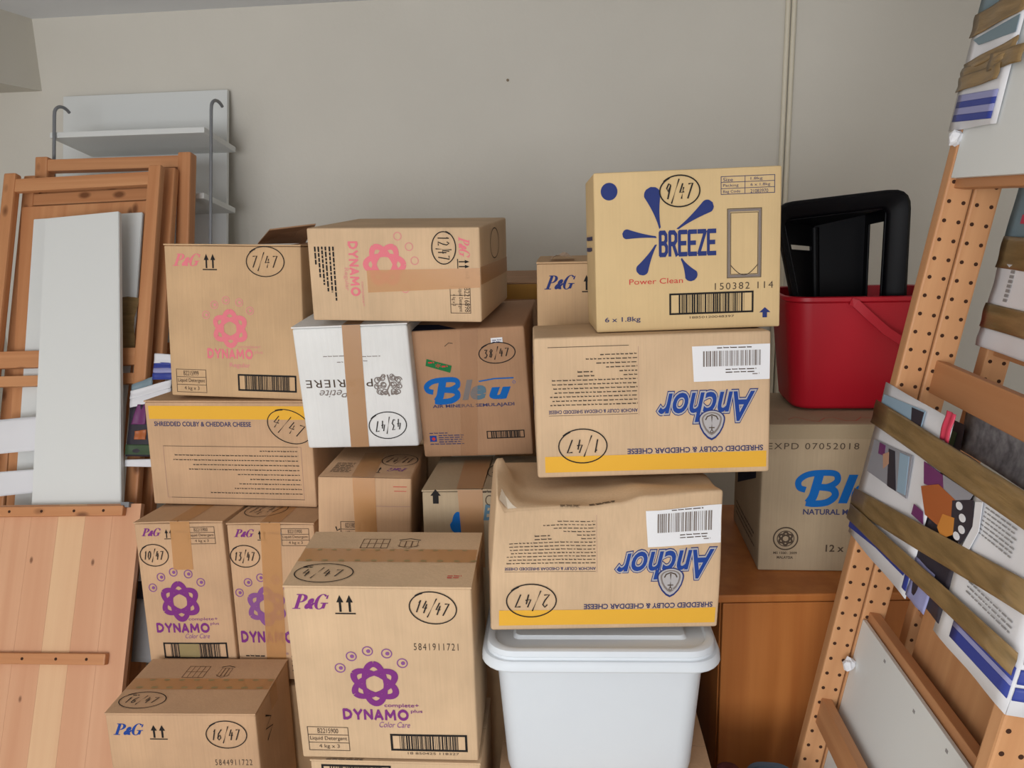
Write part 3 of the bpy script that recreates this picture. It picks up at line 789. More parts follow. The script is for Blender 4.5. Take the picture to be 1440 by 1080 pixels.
def cheese_label(t, s, quad, seed):
    (u0, v0), (u1, _), (_, v1), _ = quad
    L = Art(); L.barcode('ink_grey', u0+.016, v0+.026, u1-.016, v1-.010, 0, seed=seed)
    L.lines('ink_softblack', u0+.04, u1-.03, v1-.004, 1, .01, .002); L.lines('ink_softblack', u0+.055, u1-.022, v0+.021, 2, .005, .002); L.lines('ink_grey', u1-.03, u1-.018, v0+.012, 1, .005, .002)
    sticker(t, s, 'F', quad, 'label_white', L, label='white label with a long barcode')
A = Art(); cheese(A, .4107, '1/47', .081, 1)
A.rect('softblack', .024, .2335, .165, .2345)
LS = Art(); LS.text('navytext', 'Anchor', .05, .10, .20, .15, shear=.3, bold=.04); LS.lines('navytext', .05, .2, .21, 2, .01, .005)
T = Art()
a1, sa1 = make_carton((0.064, 1.5327, 1.1325, 0.0991, -0.064, -0.0126, 0.4107, 0.259, 0.2513),
    'upside-down cheese carton marked 1/47, holding up the carton with the blue splash', 'kraft_pale', {'F': A, 'L': LS, 'T': T}, None, seed=1, bulge=.004, rad=.005)
cheese_label(a1, sa1, ((.277, .166), (.4085, .167), (.4085, .229), (.274, .228)), 11)
A = Art(); cheese(A, .3967, '2/47', .069, 2)
def interp(x, pts):
    for (a, p), (b, q) in zip(pts, pts[1:]):
        if x <= b: t = (x-a)/(b-a); t = max(0, min(1, t)); t = t*t*(3-2*t); return p+(q-p)*t
    return pts[-1][1]
def dent2(p, f):
    """the top front edge is crushed in and the top flap rises in a ridge behind it, highest at the left corner"""
    w, d, h = .3967, .26, .2502
    u = p.x+w/2; y = p.y+d/2; z = p.z
    vf = interp(u, [(0, .238), (.018, .212), (.053, .214), (.163, .216), (.222, .225), (.262, .239), (.3967, .248)])
    ridge = interp(u, [(0, .276), (.012, .282), (.058, .224), (.097, .222), (.181, .228), (.259, .238), (.3967, .246)])
    k = max(0, (z-.10)/(h-.10))
    front = z-(h-vf)*k
    if y < .115: t = max(0.0, y/.115); top = vf+(ridge-vf)*t**.85+.004*math.sin(23*u+40*y)*math.sin(PI*t)
    else: t = min(1, (y-.115)/.10); top = ridge+(.232-ridge)*t
    if f == 'T' or z >= h-.0005: nz = top+(z-h)
    else:
        nz = z-(h-top)*k
    dy = .020*k*max(0, 1-y/.06)*max(0, 1-abs(u-.12)/.16)-.006*math.sin(PI*min(1, max(0, z/.2)))*max(0, 1-y/.05)
    dx = .010*k*max(0, 1-u/.04)
    return Vector((p.x+dx-.006*(1-k)*0, p.y+dy, nz))
FO = Art(); FO.poly('torn', [(.006, .002), (.045, .004), (.030, .018), (.012, .034)]); FO.lines('softblack', .12, .155, .010, 3, .006, .003); FO.lines('softblack', .17, .215, .014, 2, .006, .004)
a2, sa2 = make_carton((-0.0289, 1.434, 0.8845, 0.1587, -0.055, 0.0295, 0.3967, 0.26, 0.2502),
    'dented cheese carton marked 2/47, standing on the white tub lid', 'kraft_pale', {'F': A, 'T': FO}, None, seed=2, bulge=.004, deform=dent2, rad=.005, n=30)
cheese_label(a2, sa2, ((.268, .155), (.394, .158), (.394, .226), (.264, .222)), 12)
# --- breeze carton on top
A = Art()
A.disc('navy', .0265, .245, .0145, 0, .015)
A.block('navy', 'BREEZE', .112, .129, .211, .175, wd=.17, gap=.05, widths={c: .52 for c in 'BREZ'})
def splash(x0, y0, x1, y1, r):
    dx, dy = x1-x0, y1-y0; l = math.hypot(dx, dy); dx /= l; dy /= l; pts = []
    n = 30
    for sgn in (1, -1):
        seq = []
        for k in range(n+1):
            t = k/n; s = l*t
            if s < l-r: wd = .0016+(r-.0016)*max(0, (s/(l-r)))**1.7
            else: q = (s-(l-r))/r; wd = r*math.sqrt(max(0, 1-q*q))
            seq.append((x0+dx*s-dy*wd*sgn, y0+dy*s+dx*wd*sgn))
        pts += seq if sgn == 1 else list(reversed(seq))[1:-1]
    A.poly('navy', pts)
splash(.114, .178, .098, .250, .0145); splash(.143, .176, .205, .220, .0115); splash(.108, .164, .048, .172, .0085); splash(.107, .152, .077, .100, .011); splash(.150, .126, .173, .087, .0115)
A.hand('9/47', .148, .241, .034, .026, size=1.0, wd=.0026)
A.frame('navytext', .219, .232, .312, .263, .0011); A.rect('navytext', .219, .2417, .312, .2427); A.rect('navytext', .219, .2522, .312, .2532); A.rect('navytext', .260, .232, .261, .263)
for k, (a, b) in enumerate((('Size', '1.8kg'), ('Packing', '6 x 1.8kg'), ('Bag Code', '21083970'))):
    v = .254-.0103*k; A.text('navytext', a, .223, v, .223+.0032*len(a)+.004, v+.006); A.text('navytext', b, .270, v, .270+.0033*len(b)+.004, v+.006)
A.frame('softblack', .230, .088, .290, .208, .0012); A.frame('grey', .2315, .0895, .2885, .2065, .004); A.frame('softblack', .236, .094, .284, .201, .001)
A.stroke('softblack', [(.236+.048*k/12, .111-.018*math.sin(PI*k/12)) for k in range(13)], .0014)
A.text('softblack', '150382 114', .209, .0685, .311, .0805, space=1.25)
A.barcode('black', .129, .027, .277, .065, .0032, seed=9); A.text('softblack', '18850120048397', .165, .0195, .243, .0235)
A.poly('navy', [(.293, .017), (.301, .017), (.301, .026), (.307, .026), (.297, .035), (.287, .026), (.293, .026)])
A.text('red', 'Power Clean', .059, .083, .153, .0925); A.text('navytext', '6 x 1.8kg', .015, .0155, .078, .0265, bold=.01)
LS = Art(); LS.lines('navytext', .03, .18, .17, 2, .02, .008)
br, sbr = make_carton((0.1275, 1.5743, 1.3862, 0.0945, -0.055, -0.0158, 0.3238, 0.2142, 0.2774),
    'carton with five blue splash drops marked 9/47, topmost of its stack', 'kraft_yellow', {'F': A, 'L': LS}, None, seed=9, bulge=.002, rad=.003)
# --- blue lettered carton behind it
A = Art()
A.pg('navy', .019, .269, .081, .299); A.uparrows('black', .097, .262, .133, .299)
bp, sp = make_carton((-0.0108, 1.87, 1.1661, 0.0349, 0, 0, 0.3, 0.2, 0.33),
    'carton with dark blue lettering peeking out behind the blue splash carton', 'kraft', {'F': A}, 'x', seed=31)
bm = bmesh.new(); prev = None
for k in range(9):
    u = .03+.05*k/8; zz = .332+.010*math.sin(PI*k/8)
    row = [bm.verts.new((u-.15, -.095+.02*j, zz+.003*math.sin(k+j))) for j in range(4)]
    if prev:
        for j in range(3): bm.faces.new((prev[j], prev[j+1], row[j+1], row[j]))
    prev = row
bm_obj('packing_tape', bm, 'tape_brown', bp)
# --- water carton on the cabinet
A = Art()
script_B(A, .076, .157, .090, .076, 'blue'); A.text('blue', 'leu', .164, .160, .300, .226, shear=.25, bold=.045)
A.text('softblack', 'EXPD 07052018', .010, .283, .201, .297, space=1.2)
A.text('navytext', 'NATURAL MINERAL WATER', .091, .134, .310, .147, bold=.025)
A.ellipse('softblack', .057, .077, .026, .026, .003); A.ellipse('softblack', .057, .077, .018, .018, .002)
A.atom('softblack', .057, .077, .017); A.text('softblack', 'MS 1500 : 2009', .032, .040, .083, .046, bold=.02); A.text('softblack', 'MALAYSIA', .040, .029, .075, .0355, bold=.02)
A.text('softblack', '12 x 1.5L', .144, .047, .230, .064, bold=.02)
LS = Art(); LS.poly('darknavy', [(.05, .12), (.25, .20), (.25, .26), (.05, .20)]); LS.lines('softblack', .04, .26, .07, 3, .014, .005)
T = Art(); T.stroke('red', [(.06+.02*k, .04+.02*math.sin(k*1.7)) for k in range(14)], .0016)
bn, sn = make_carton((0.5239, 1.9047, 0.8035, 0.035, 0, 0, 0.4, 0.3, 0.338),
    'mineral water carton with blue script logo on the wooden cabinet, under the red bucket', 'kraft_grey', {'F': A, 'L': LS, 'T': T}, None, seed=51)
strip(bn, sn, [('F', (.001, .306), (.001, .336), (.399, .306), (.399, .336))], plain('tape_clear', (190, 172, 140), .2, alpha=.35))
# --- rear carton with an open flap, and rear carton with a yellow strip
bf, sf = make_carton((-0.905, 2.22, 1.10, 0.0, 0, 0, 0.235, 0.2, 0.416), 'open carton behind the one marked 7/47, one flap sticking up', 'kraft_brown', {}, None, seed=61)
bm = bmesh.new()
P = [(-.112, .085, .420), (.03, .088, .420), (.110, -.035, .474), (-.02, -.04, .462)]
vs = [bm.verts.new(p) for p in P]+[bm.verts.new((p[0], p[1]+.002, p[2]+.0035)) for p in P]
for q in ((0, 1, 2, 3), (7, 6, 5, 4), (0, 4, 5, 1), (1, 5, 6, 2), (2, 6, 7, 3), (3, 7, 4, 0)): bm.faces.new([vs[i] for i in q])
bm_obj('flap', bm, 'kraft_brown', bf)
box_obj('flap', (.036, -.098, .4175), (.116, .096, .4225), 'kraft_brown', bf, .001)
A = Art(); A.rect('mustard', .0, .150, .30, .192)
by, sy = make_carton((-0.19, 2.51, 1.202, 0.0, 0, 0, 0.30, 0.40, 0.20), 'rear carton with a yellow strip seen in the gap beside the 12/47 carton', 'kraft_brown', {'F': A}, 'x', seed=62)

# cartons underneath, hidden from the front
def plain_box(x, y, z0, z1, w, d, label, yaw=0.0, seed=0):
    return make_carton((x, y, z0, yaw, 0, 0, w, d, z1-z0), label, 'kraft', {}, None, seed=seed, n=4)
plain_box(-1.0, 1.85, 0, .492, .215, .31, 'plain carton under the narrow one marked 10/47')
plain_box(-.777, 1.845, 0, .500, .2, .32, 'plain carton under the narrow one marked 13/47', .02)
plain_box(-.91, 1.545, 0, .226, .34, .21, 'plain carton under the one marked 16/47', .08)
plain_box(-.395, 1.375, 0, .281, .33, .22, 'plain carton at the foot of the front stack', .05)
plain_box(-.545, 1.75, 0, .730, .17, .30, 'plain carton under the one marked 11/47', .115)
plain_box(-.28, 1.74, 0, .738, .2, .22, 'plain carton under the one with the black arrow', .05)
plain_box(-.905, 2.22, 0, 1.094, .25, .2, 'plain carton under the open one at the back')
plain_box(-.19, 2.51, 0, 1.195, .30, .40, 'plain carton under the one with the yellow strip')
plain_box(.012, 1.875, 0, 1.16, .25, .20, 'plain carton under the one with dark blue lettering', .035)
plain_box(-.53, 2.035, 0, 1.07, .2, .15, 'plain carton at the back under the white wine carton')
# carton under the white tub, its corners showing
make_carton((-.012, 1.44, 0.0, .06, 0, 0, .40, .30, .566), 'carton under the white tub, only its corners showing', 'kraft_rosy', {}, 'x', seed=71)

# ------------------------------------------------------------------ white lidded tub
tub = thing('storage_tub', 'large white plastic storage tub with lid, under the dented cheese carton', 'storage tub', (-.023, 1.405, .569), (0, 0, R(4)))
loft('tub_body', [(0, 0.163, 0.061, .03), (.004, 0.169, 0.068, .035), (.02, 0.172, 0.071, .035), (.268, 0.186, 0.099, .035), (.268, 0.195, 0.108, .04), (.278, 0.195, 0.108, .04), (.278, 0.181, 0.094, .035), (.03, 0.165, 0.064, .03)], 'tub_white', tub, angle=35)
loft('lid', [(.270, 0.203, 0.146, .05), (.268, 0.206, 0.149, .052), (.271, 0.208, 0.151, .054), (.283, 0.207, 0.150, .054), (.287, 0.204, 0.147, .052), (.288, 0.199, 0.143, .05), (.292, 0.198, 0.142, .05),
             (.294, 0.199, 0.143, .05), (.303, 0.197, 0.141, .048), (.305, 0.192, 0.136, .046), (.304, 0.185, 0.130, .044), (.300, 0.182, 0.127, .042), (.300, 0.153, 0.096, .012), (.3035, 0.150, 0.093, .01), (.3055, 0.148, 0.091, .01), (.3055, 0.140, 0.083, .008)], 'tub_white', tub, angle=35)

# ------------------------------------------------------------------ wooden cabinet
cab = thing('wooden_cabinet', 'brown wooden cabinet behind the perforated pine posts, carrying the water carton', 'cabinet', (.225, 1.625, 0), (0, 0, R(6)))
box_obj('side_panel', (.012, .02, .0), (.030, .50, .785), 'cabinet_wood', cab)
box_obj('side_panel', (.87, .02, .0), (.888, .50, .785), 'cabinet_wood', cab)
box_obj('back_panel', (.030, .49, .03), (.87, .50, .785), 'cabinet_wood', cab)
box_obj('top', (0, -.004, .785), (.90, .52, .803), 'cabinet_wood', cab, .004)
box_obj('door', (.014, .002, .04), (.448, .02, .781), 'cabinet_wood', cab, .002)
box_obj('door', (.452, .002, .04), (.886, .02, .781), 'cabinet_wood', cab, .002)
box_obj('plinth', (.030, .035, 0), (.87, .05, .06), 'cabinet_wood', cab)

# ------------------------------------------------------------------ red bucket and black crate
bk = thing('bucket', 'red plastic bucket standing on the mineral water carton', 'bucket', (.565, 1.955, 1.145), (0, 0, R(2)))
loft('bucket_body', [(.0, .140, .075, .03), (.003, .150, .085, .04), (.012, .156, .09, .044), (.245, .180, .112, .05), (.250, .188, .120, .054), (.258, .188, .120, .054), (.260, .184, .116, .052), (.258, .178, .110, .05), (.03, .150, .084, .04), (.014, .14, .075, .03)], 'bucket_red', bk, angle=50)
bm = bmesh.new()
add_tube(bm, [(-.05+.02*k, -.128-.006*math.sin(PI*k/14), .243-.0016*(k-0)**2 if k < 8 else .243-.0016*(14-k)**2-.0) for k in range(15)], .006, 8)
bm.free()
bm = bmesh.new()
path = [(-.055, -.124, .250), (-.045, -.130, .246), (-.02, -.134, .222), (.02, -.138, .186), (.06, -.14, .160), (.10, -.138, .150), (.14, -.13, .165), (.175, -.12, .21), (.186, -.11, .245)]
rows = []
for i, p in enumerate(path):
    a = Vector(path[max(i-1, 0)]); b = Vector(path[min(i+1, len(path)-1)]); t = (b-a).normalized(); nn = Vector((-t.z, 0, t.x))*.009
    rows.append([bm.verts.new(Vector(p)+nn), bm.verts.new(Vector(p)-nn), bm.verts.new(Vector(p)-nn+Vector((0, .005, 0))), bm.verts.new(Vector(p)+nn+Vector((0, .005, 0)))])
for r0, r1 in zip(rows, rows[1:]):
    for k in range(4): bm.faces.new((r0[k], r0[(k+1) % 4], r1[(k+1) % 4], r1[k]))
bm.faces.new(rows[0]); bm.faces.new(list(reversed(rows[-1])))
bm_obj('handle', bm, 'bucket_red', bk)

crate = thing('plastic_crate', 'black plastic crate with slotted handles tipped up inside the red bucket', 'crate', (0, 0, 0))
def wall_grid(A, B, C, D, hole=None, n=12, name='crate_wall', th=.005):
    """quad A(bottom near) B(bottom far) C(top far) D(top near); hole = (s0, s1, t0, t1)"""
    A, B, C, D = map(Vector, (A, B, C, D)); bm = bmesh.new()
    def ax(n, h0, h1):
        t = [k/n for k in range(n+1)]
        if h0 is not None: t = sorted(set([x for x in t if abs(x-h0) > .03 and abs(x-h1) > .03]+[h0, h1]))
        return t
    S = ax(n, *(hole[:2] if hole else (None, None))); T = ax(n, *(hole[2:] if hole else (None, None)))
    G = [[bm.verts.new((A*(1-s)+B*s)*(1-t)+(D*(1-s)+C*s)*t) for s in S] for t in T]
    for j in range(len(T)-1):
        for i in range(len(S)-1):
            if hole and hole[0]-1e-6 <= S[i] < hole[1]-1e-6 and hole[2]-1e-6 <= T[j] < hole[3]-1e-6: continue
            bm.faces.new((G[j][i], G[j][i+1], G[j+1][i+1], G[j+1][i]))
    for v in [v for v in bm.verts if not v.link_faces]: bm.verts.remove(v)
    o = bm_obj(name, bm, 'crate_black', crate)
    m = o.modifiers.new('thick', 'SOLIDIFY'); m.thickness = th; m.offset = 0
    b = o.modifiers.new('bev', 'BEVEL'); b.width = .002; b.segments = 2; b.limit_method = 'ANGLE'
    return o
# mouth (m*) and base (k*) corners of the tipped crate
mBL, mBR, mTR, mTL = (.468, 1.890, 1.19), (.600, 1.895, 1.19), (.590, 1.880, 1.590), (.375, 1.880, 1.568)
kBL, kBR, kTR, kTL = (.495, 2.02, 1.19), (.600, 2.02, 1.19), (.598, 2.05, 1.575), (.480, 2.05, 1.550)
wall_grid(kBL, kBR, kTR, kTL, name='crate_base')
wall_grid(mBR, kBR, kTR, mTR, (.06, .80, .46, .93), name='crate_wall')
wall_grid(kBL, mBL, mTL, kTL, (.15, .92, .835, .862), name='crate_wall')
wall_grid(mTL, mTR, kTR, kTL, name='crate_wall')
wall_grid(mBL, mBR, kBR, kBL, name='crate_wall')
# broad flange round the mouth
def ring(pts, rad, n=6):
    out = []
    for i in range(4):
        p, a, b = pts[i], pts[i-1], pts[(i+1) % 4]
        s_ = p+(a-p).normalized()*rad; e_ = p+(b-p).normalized()*rad
        for k in range(n): t = k/(n-1); out.append(s_*(1-t)**2+p*2*t*(1-t)+e_*t*t)
    return out
inn = ring([Vector(p) for p in (mBL, mBR, mTR, mTL)], .018)
out = ring([Vector(p) for p in ((.455, 1.885, 1.175), (.652, 1.885, 1.175), (.634, 1.868, 1.632), (.350, 1.868, 1.604))], .045)
bm = bmesh.new()
fr = Vector((0, -.010, 0)); bk_ = Vector((0, .012, 0))
loops = [[bm.verts.new(p+o) for p in L] for L, o in ((inn, bk_), (inn, Vector((0, -.004, 0))), ([a*.15+b*.85 for a, b in zip(out, inn)], fr), ([a*.85+b*.15 for a, b in zip(out, inn)], fr), (out, Vector((0, -.002, 0))), (out, bk_*1.6), ([a*.93+b*.07 for a, b in zip(out, inn)], bk_*1.6), ([a*.85+b*.15 for a, b in zip(out, inn)], Vector((0, .0, 0))))]
for a, b in zip(loops, loops[1:]+loops[:1]):
    for k in range(len(a)): bm.faces.new((a[k], a[(k+1) % len(a)], b[(k+1) % len(a)], b[k]))
bmesh.ops.recalc_face_normals(bm, faces=bm.faces)
bm_obj('rim', bm, 'crate_black', crate, True, 50)
bm = bmesh.new(); add_tube(bm, [Vector(kBL)+Vector((0, -.008, 0)), Vector(kTL)+Vector((0, -.008, -.005))], .011, 10); bm_obj('corner_rib', bm, 'crate_black', crate, True, 60)

# ------------------------------------------------------------------ leaning white shelf rack
def lean(Y0, th, roll=0.0, x0=0.0):
    return Matrix.Translation((x0, Y0, 0)) @ Matrix.Rotation(-R(th), 4, 'X') @ Matrix.Rotation(R(roll), 4, 'Y')
def lean_thing(name, label, cat, Y0, th, x0, roll=0.0, group=None):
    t = thing(name, label, cat, group=group); t.matrix_world = lean(Y0, th, roll, x0); return t
rack = lean_thing('wall_rack', 'white panel with two small shelves and hooked rods, leaning on the back wall', 'shelf', 2.609, 13, -1.744)
bm = bmesh.new(); add_box(bm, (-.332, -.018, .02), (.327, 0, 2.107), .003)
for x, z in ((-.268, 1.917), (.268, 1.927)): add_tube(bm, [(x, -.017, z), (x, -.0186, z)], .004, 8, 1)
bm_obj('back_panel', bm, ['panel_white', 'hole_dark'], rack)
for s, dp in ((1.880, .257), (1.654, .257), (1.30, .257)):
    box_obj('shelf', (-.21, -dp, s-.010), (.362, -.018, s+.010), 'panel_white', rack, .003)
for x in (-.187, .391):
    bm = bmesh.new()
    pts = [(x, -.265, 1.0), (x, -.265, 1.943)]+[(x, -.265+.050*(1-math.cos(a)), 1.950+.040*math.sin(a)) for a in [R(14*k) for k in range(1, 10)]]
    add_tube(bm, pts, .0058, 8); bm_obj('rod', bm, 'rod_grey', rack, True, 50)

# ------------------------------------------------------------------ leaning pine ladder frames on the left
def ladder(label, Y0, th, x0, w, top, rungs, roll=0.0, pw=.043, pd=.03, bottom=0.012):
    t = lean_thing('ladder_frame', label, 'shelf side', Y0, th, x0, roll, 'pine shelf sides')
    for x in (0, w-pw): box_obj('post', (x, 0, bottom), (x+pw, pd, top), 'pine_orange', t, .007)
    for s0, s1 in rungs: box_obj('rung', (pw-.004, .004, s0), (w-pw+.004, pd-.006, s1), 'pine_orange_x', t, .003)
    return t
ladder('rearmost pine ladder frame leaning right beneath the white shelf rack', 2.19, 15, -1.945, .560, 1.876, [(1.826, 1.866), (1.741, 1.781), (1.2, 1.24), (.6, .64), (.1, .14)], pw=.046, pd=.045)
ladder('middle pine ladder frame, its post just right of the front frame', 1.915, 22, -1.907, .538, 1.886, [(1.78, 1.82), (1.24, 1.29), (.6, .65)], -1.5)
ladder('front pine ladder frame with white boards slotted behind its rungs', 1.84, 22, -1.922, .545, 1.893, [(1.828, 1.872), (1.242, 1.296), (1.183, 1.217), (.66, .71), (.1, .15)], -1.5)
def board(name, label, cat, Y0, th, pts, thick, mat, group=None, bev=.002):
    t = lean_thing(name, label, cat, Y0, th, 0, 0, group)
    bm = bmesh.new()
    fr = [bm.verts.new((x, 0, s)) for x, s in pts]; bk = [bm.verts.new((x, thick, s)) for x, s in pts]
    n = len(pts); bm.faces.new(fr); bm.faces.new(list(reversed(bk)))
    for i in range(n): bm.faces.new((fr[(i+1) % n], fr[i], bk[i], bk[(i+1) % n]))
    bmesh.ops.recalc_face_normals(bm, faces=bm.faces)
    bmesh.ops.bevel(bm, geom=bm.edges[:], offset=bev, segments=2, affect='EDGES')
    bm_obj('panel', bm, mat, t)
    return t
wb1 = board('shelf_board', 'white board with brown tape on its edge, behind the front white board', 'board', 1.875, 22, [(-1.775, .02), (-1.46, .02), (-1.478, .84), (-1.489, 1.12), (-1.484, 1.41), (-1.494, 1.746), (-1.871, 1.731)], .012, 'panel_white')
wb2 = board('shelf_board', 'plain white board leaning foremost, above the pine shelf', 'board', 1.776, 22, [(-1.631, .02), (-1.314, .02), (-1.413, .866), (-1.514, 1.751), (-1.759, 1.733)], .018, 'panel_white')
ps = board('pine_board', 'knotty pine board showing its top edge behind the white boards', 'board', 1.892, 22, [(-1.80, .02), (-1.49, .02), (-1.491, 1.785), (-1.932, 1.774)], .016, 'pine_orange')
bm = bmesh.new()
rows = []
for k in range(7):
    s = 1.27+.19*k/6
    rows.append([bm.verts.new((-1.545+.004*math.sin(k*2), -.006-.001*math.sin(k), s)), bm.verts.new((-1.51, -.007, s+.004)), bm.verts.new((-1.478+.006*math.sin(k*1.3)-(.03 if k == 0 else 0), -.003, s))])
for r0, r1 in zip(rows, rows[1:]):
    for j in range(2): bm.faces.new((r0[j], r0[j+1], r1[j+1], r1[j]))
o = bm_obj('packing_tape', bm, 'tape_olive', wb1)
# pine shelf board with battens
pd = lean_thing('pine_shelf', 'wide pine shelf board with two battens, leaning at the lower left', 'shelf board', 1.68, 26, -1.305, -1.8)
bm = bmesh.new()
for k in range(6):
    add_box(bm, (-.50+.0835*k, 0, .01), (-.50+.0835*(k+1)-.0003, .018, .895), .0008, None, 1 if k == 3 else 0)
bm_obj('shelf_panel', bm, ['pine_shelf', 'pine_shelf_light'], pd)
for s0, s1, xr in ((.860, .889, -.042), (.456, .486, -.046)):
    bt = box_obj('batten', (-.46, -.020, s0), (xr, 0, s1), 'pine_orange_x', pd, .004)
    for x in (-.10, -.19, -.29, -.39):
        bm = bmesh.new(); add_tube(bm, [(x, -.0198, (s0+s1)/2), (x, -.0206, (s0+s1)/2)], .0042, 10); bm_obj('screw', bm, 'hole_dark', bt)
bm = bmesh.new(); add_box(bm, (-.055, -.012, .884), (-.03, .012, .899), .001); bm_obj('metal_clip', bm, 'rod_grey', pd)

# magazine pages wrapped round the left frames
lw = lean_thing('magazine_wrap', 'magazine pages wrapped round the pine frames left of the 4/47 carton', 'paper wrapping', 1.80, 22, 0)
def sheet(parent, pts, mat, name='page', y=0.0, amp=.002, plane='xz', n=10, seed=0, print_at=()):
    """a thin creased page on a plane of its parent, from four corners"""
    rn = random.Random(seed); a, b, c, d = pts; bm = bmesh.new(); G = []
    for j in range(n+1):
        t = j/n; row = []
        for i in range(n+1):
            s = i/n
            p = [(a[k]*(1-s)+b[k]*s)*(1-t)+(d[k]*(1-s)+c[k]*s)*t for k in (0, 1)]
            q = y+amp*(math.sin(9*s+seed)+math.sin(7*t+2*seed)*.7)
            row.append(bm.verts.new((p[0], q, p[1]) if plane == 'xz' else (q, p[0], p[1])))
        G.append(row)
    for j in range(n):
        for i in range(n): bm.faces.new((G[j][i], G[j][i+1], G[j+1][i+1], G[j+1][i])).smooth = True
    for quad in print_at:
        bm.faces.new([bm.verts.new((y+q[2], q[0], q[1])) for q in quad]).material_index = 1
    o = bm_obj(name, bm, [mat, 'label_grey'] if print_at else mat, parent)
    m = o.modifiers.new('thick', 'SOLIDIFY'); m.thickness = .0012; m.offset = 0
    return o
for i, (pts, mat, y) in enumerate((
    ([(-1.86, .985), (-1.70, 1.00), (-1.70, 1.105), (-1.86, 1.09)], 'paper_white', 0.0),
    ([(-1.86, .855), (-1.69, .875), (-1.69, .945), (-1.86, .93)], 'paper_white', 0.0),
    ([(-1.425, .985), (-1.30, .985), (-1.30, 1.16), (-1.425, 1.13)], 'ph_dark', -.002),
    ([(-1.425, .955), (-1.30, .955), (-1.30, .98), (-1.425, .975)], 'paper_white', -.001),
    ([(-1.425, 1.13), (-1.30, 1.155), (-1.30, 1.19), (-1.425, 1.165)], 'paper_white', -.004),
    ([(-1.425, 1.155), (-1.30, 1.19), (-1.30, 1.215), (-1.425, 1.18)], 'paper_white', -.006),
    ([(-1.36, 1.215), (-1.28, 1.215), (-1.28, 1.235), (-1.36, 1.235)], 'band_blue', -.007),
    ([(-1.36, 1.235), (-1.28, 1.235), (-1.28, 1.25), (-1.36, 1.25)], 'band_lilac', -.007),
    ([(-1.36, 1.25), (-1.28, 1.25), (-1.28, 1.265), (-1.36, 1.268)], 'band_blue', -.007),
    ([(-1.36, 1.265), (-1.28, 1.265), (-1.28, 1.29), (-1.36, 1.295)], 'paper_white', -.007),
    ([(-1.415, 1.08), (-1.37, 1.08), (-1.37, 1.14), (-1.40, 1.14)], 'ph_purple', -.005),
    ([(-1.40, 1.035), (-1.365, 1.035), (-1.365, 1.065), (-1.40, 1.06)], 'ph_orange', -.005),
    ([(-1.425, .99), (-1.30, .99), (-1.30, 1.02), (-1.425, 1.02)], 'ph_green', -.005),
    ([(-1.36, .40), (-1.22, .40), (-1.22, .575), (-1.36, .575)], 'label_grey', .02),
    ([(-1.36, .575), (-1.22, .575), (-1.22, .625), (-1.36, .625)], 'ph_dark', .018),
    ([(-1.36, .625), (-1.22, .625), (-1.22, .68), (-1.36, .68)], 'paper_white', .018),
    ([(-1.425, 1.18), (-1.36, 1.20), (-1.36, 1.225), (-1.425, 1.20)], 'ph_teal', -.004))):
    sheet(lw, pts, mat, y=y, amp=.0012, seed=i)

# ------------------------------------------------------------------ bundle of perforated pine ladder frames on the right
P0 = Vector((.5647, 1.4834, 1.6050)); AN, TH = R(2.9), R(9.55)
V = Vector((-math.sin(AN), math.cos(AN), 0)); UP = Vector((math.sin(TH)*math.cos(AN), math.sin(TH)*math.sin(AN), math.cos(TH))); EX = V.cross(UP)
MB = Matrix((EX, V, UP)).transposed().to_4x4(); MB.translation = P0
def bundle_thing(name, label, cat, org, group=None):
    t = thing(name, label, cat, group=group); t.matrix_world = MB @ Matrix.Translation(org); return t
ZB = -1.622
def perforated(label, x0, top, rungs, holes=True, dy=0.0):
    t = bundle_thing('ladder_frame', label, 'shelf side', (x0, dy, ZB), 'pine shelf sides')
    for y in (0.0, -.53):
        bm = bmesh.new(); add_box(bm, (0, y, .006), (.044, y+.028, top-ZB), .004)
        for i in range(int((top-ZB-.05)/.032)+12):
            z = top-ZB-.04-((top-ZB-.04+ZB) % .032)-i*.032
            if z < .04: break
            for x in (.010, .034): add_tube(bm, [(x, y+.002, z), (x, y-.0006, z)], .0034, 10, 1)
        bm_obj('post', bm, ['pine_pale', 'hole_dark'], t)
    for z0, z1 in rungs: box_obj('rung', (.012, -.505, z0-ZB), (.032, .003, z1-ZB), 'pine_pale_y', t, .002)
    return t
perforated('perforated pine ladder frame, leftmost of the leaning bundle', -.010, .62, [(.022, .08), (-.50, -.45), (-1.005, -.95), (.45, .5)])
perforated('perforated pine ladder frame, second in the leaning bundle', .0365, .62, [(-.326, -.268), (.20, .25), (-.792, -.757), (-1.5, -1.45)])
perforated('paper wrapped pine ladder frame, rearmost in the leaning bundle', .128, .55, [(-.245, -.20), (.25, .30), (-.75, -.70), (-1.2, -1.15)])
t = bundle_thing('shelf_board', 'white board high in the right bundle, above the top rung', 'board', (0, 0, 0)); box_obj('panel', (-.008, -.498, .037), (.0008, -.003, .60), 'panel_white', t, .001)
t = bundle_thing('shelf_board', 'white board low in the right bundle, below the slanting rung', 'board', (0, 0, 0)); 
bm = bmesh.new(); add_box(bm, (.038, -.498, -1.45), (.0455, -.004, -.772), .001)
for y, z in ((-.12, -.79), (-.25, -.80), (-.36, -.79)): add_box(bm, (.0374, y-.007, z), (.0381, y, z+.005), 0, None, 1)
bm_obj('panel', bm, ['panel_white', 'label_grey'], t)
t = bundle_thing('pine_board', 'plain pine board standing edge-on inside the right bundle', 'board', (0, 0, 0)); box_obj('panel', (.086, -.50, -1.60), (.104, -.112, -.42), 'pine_pale', t, .002)
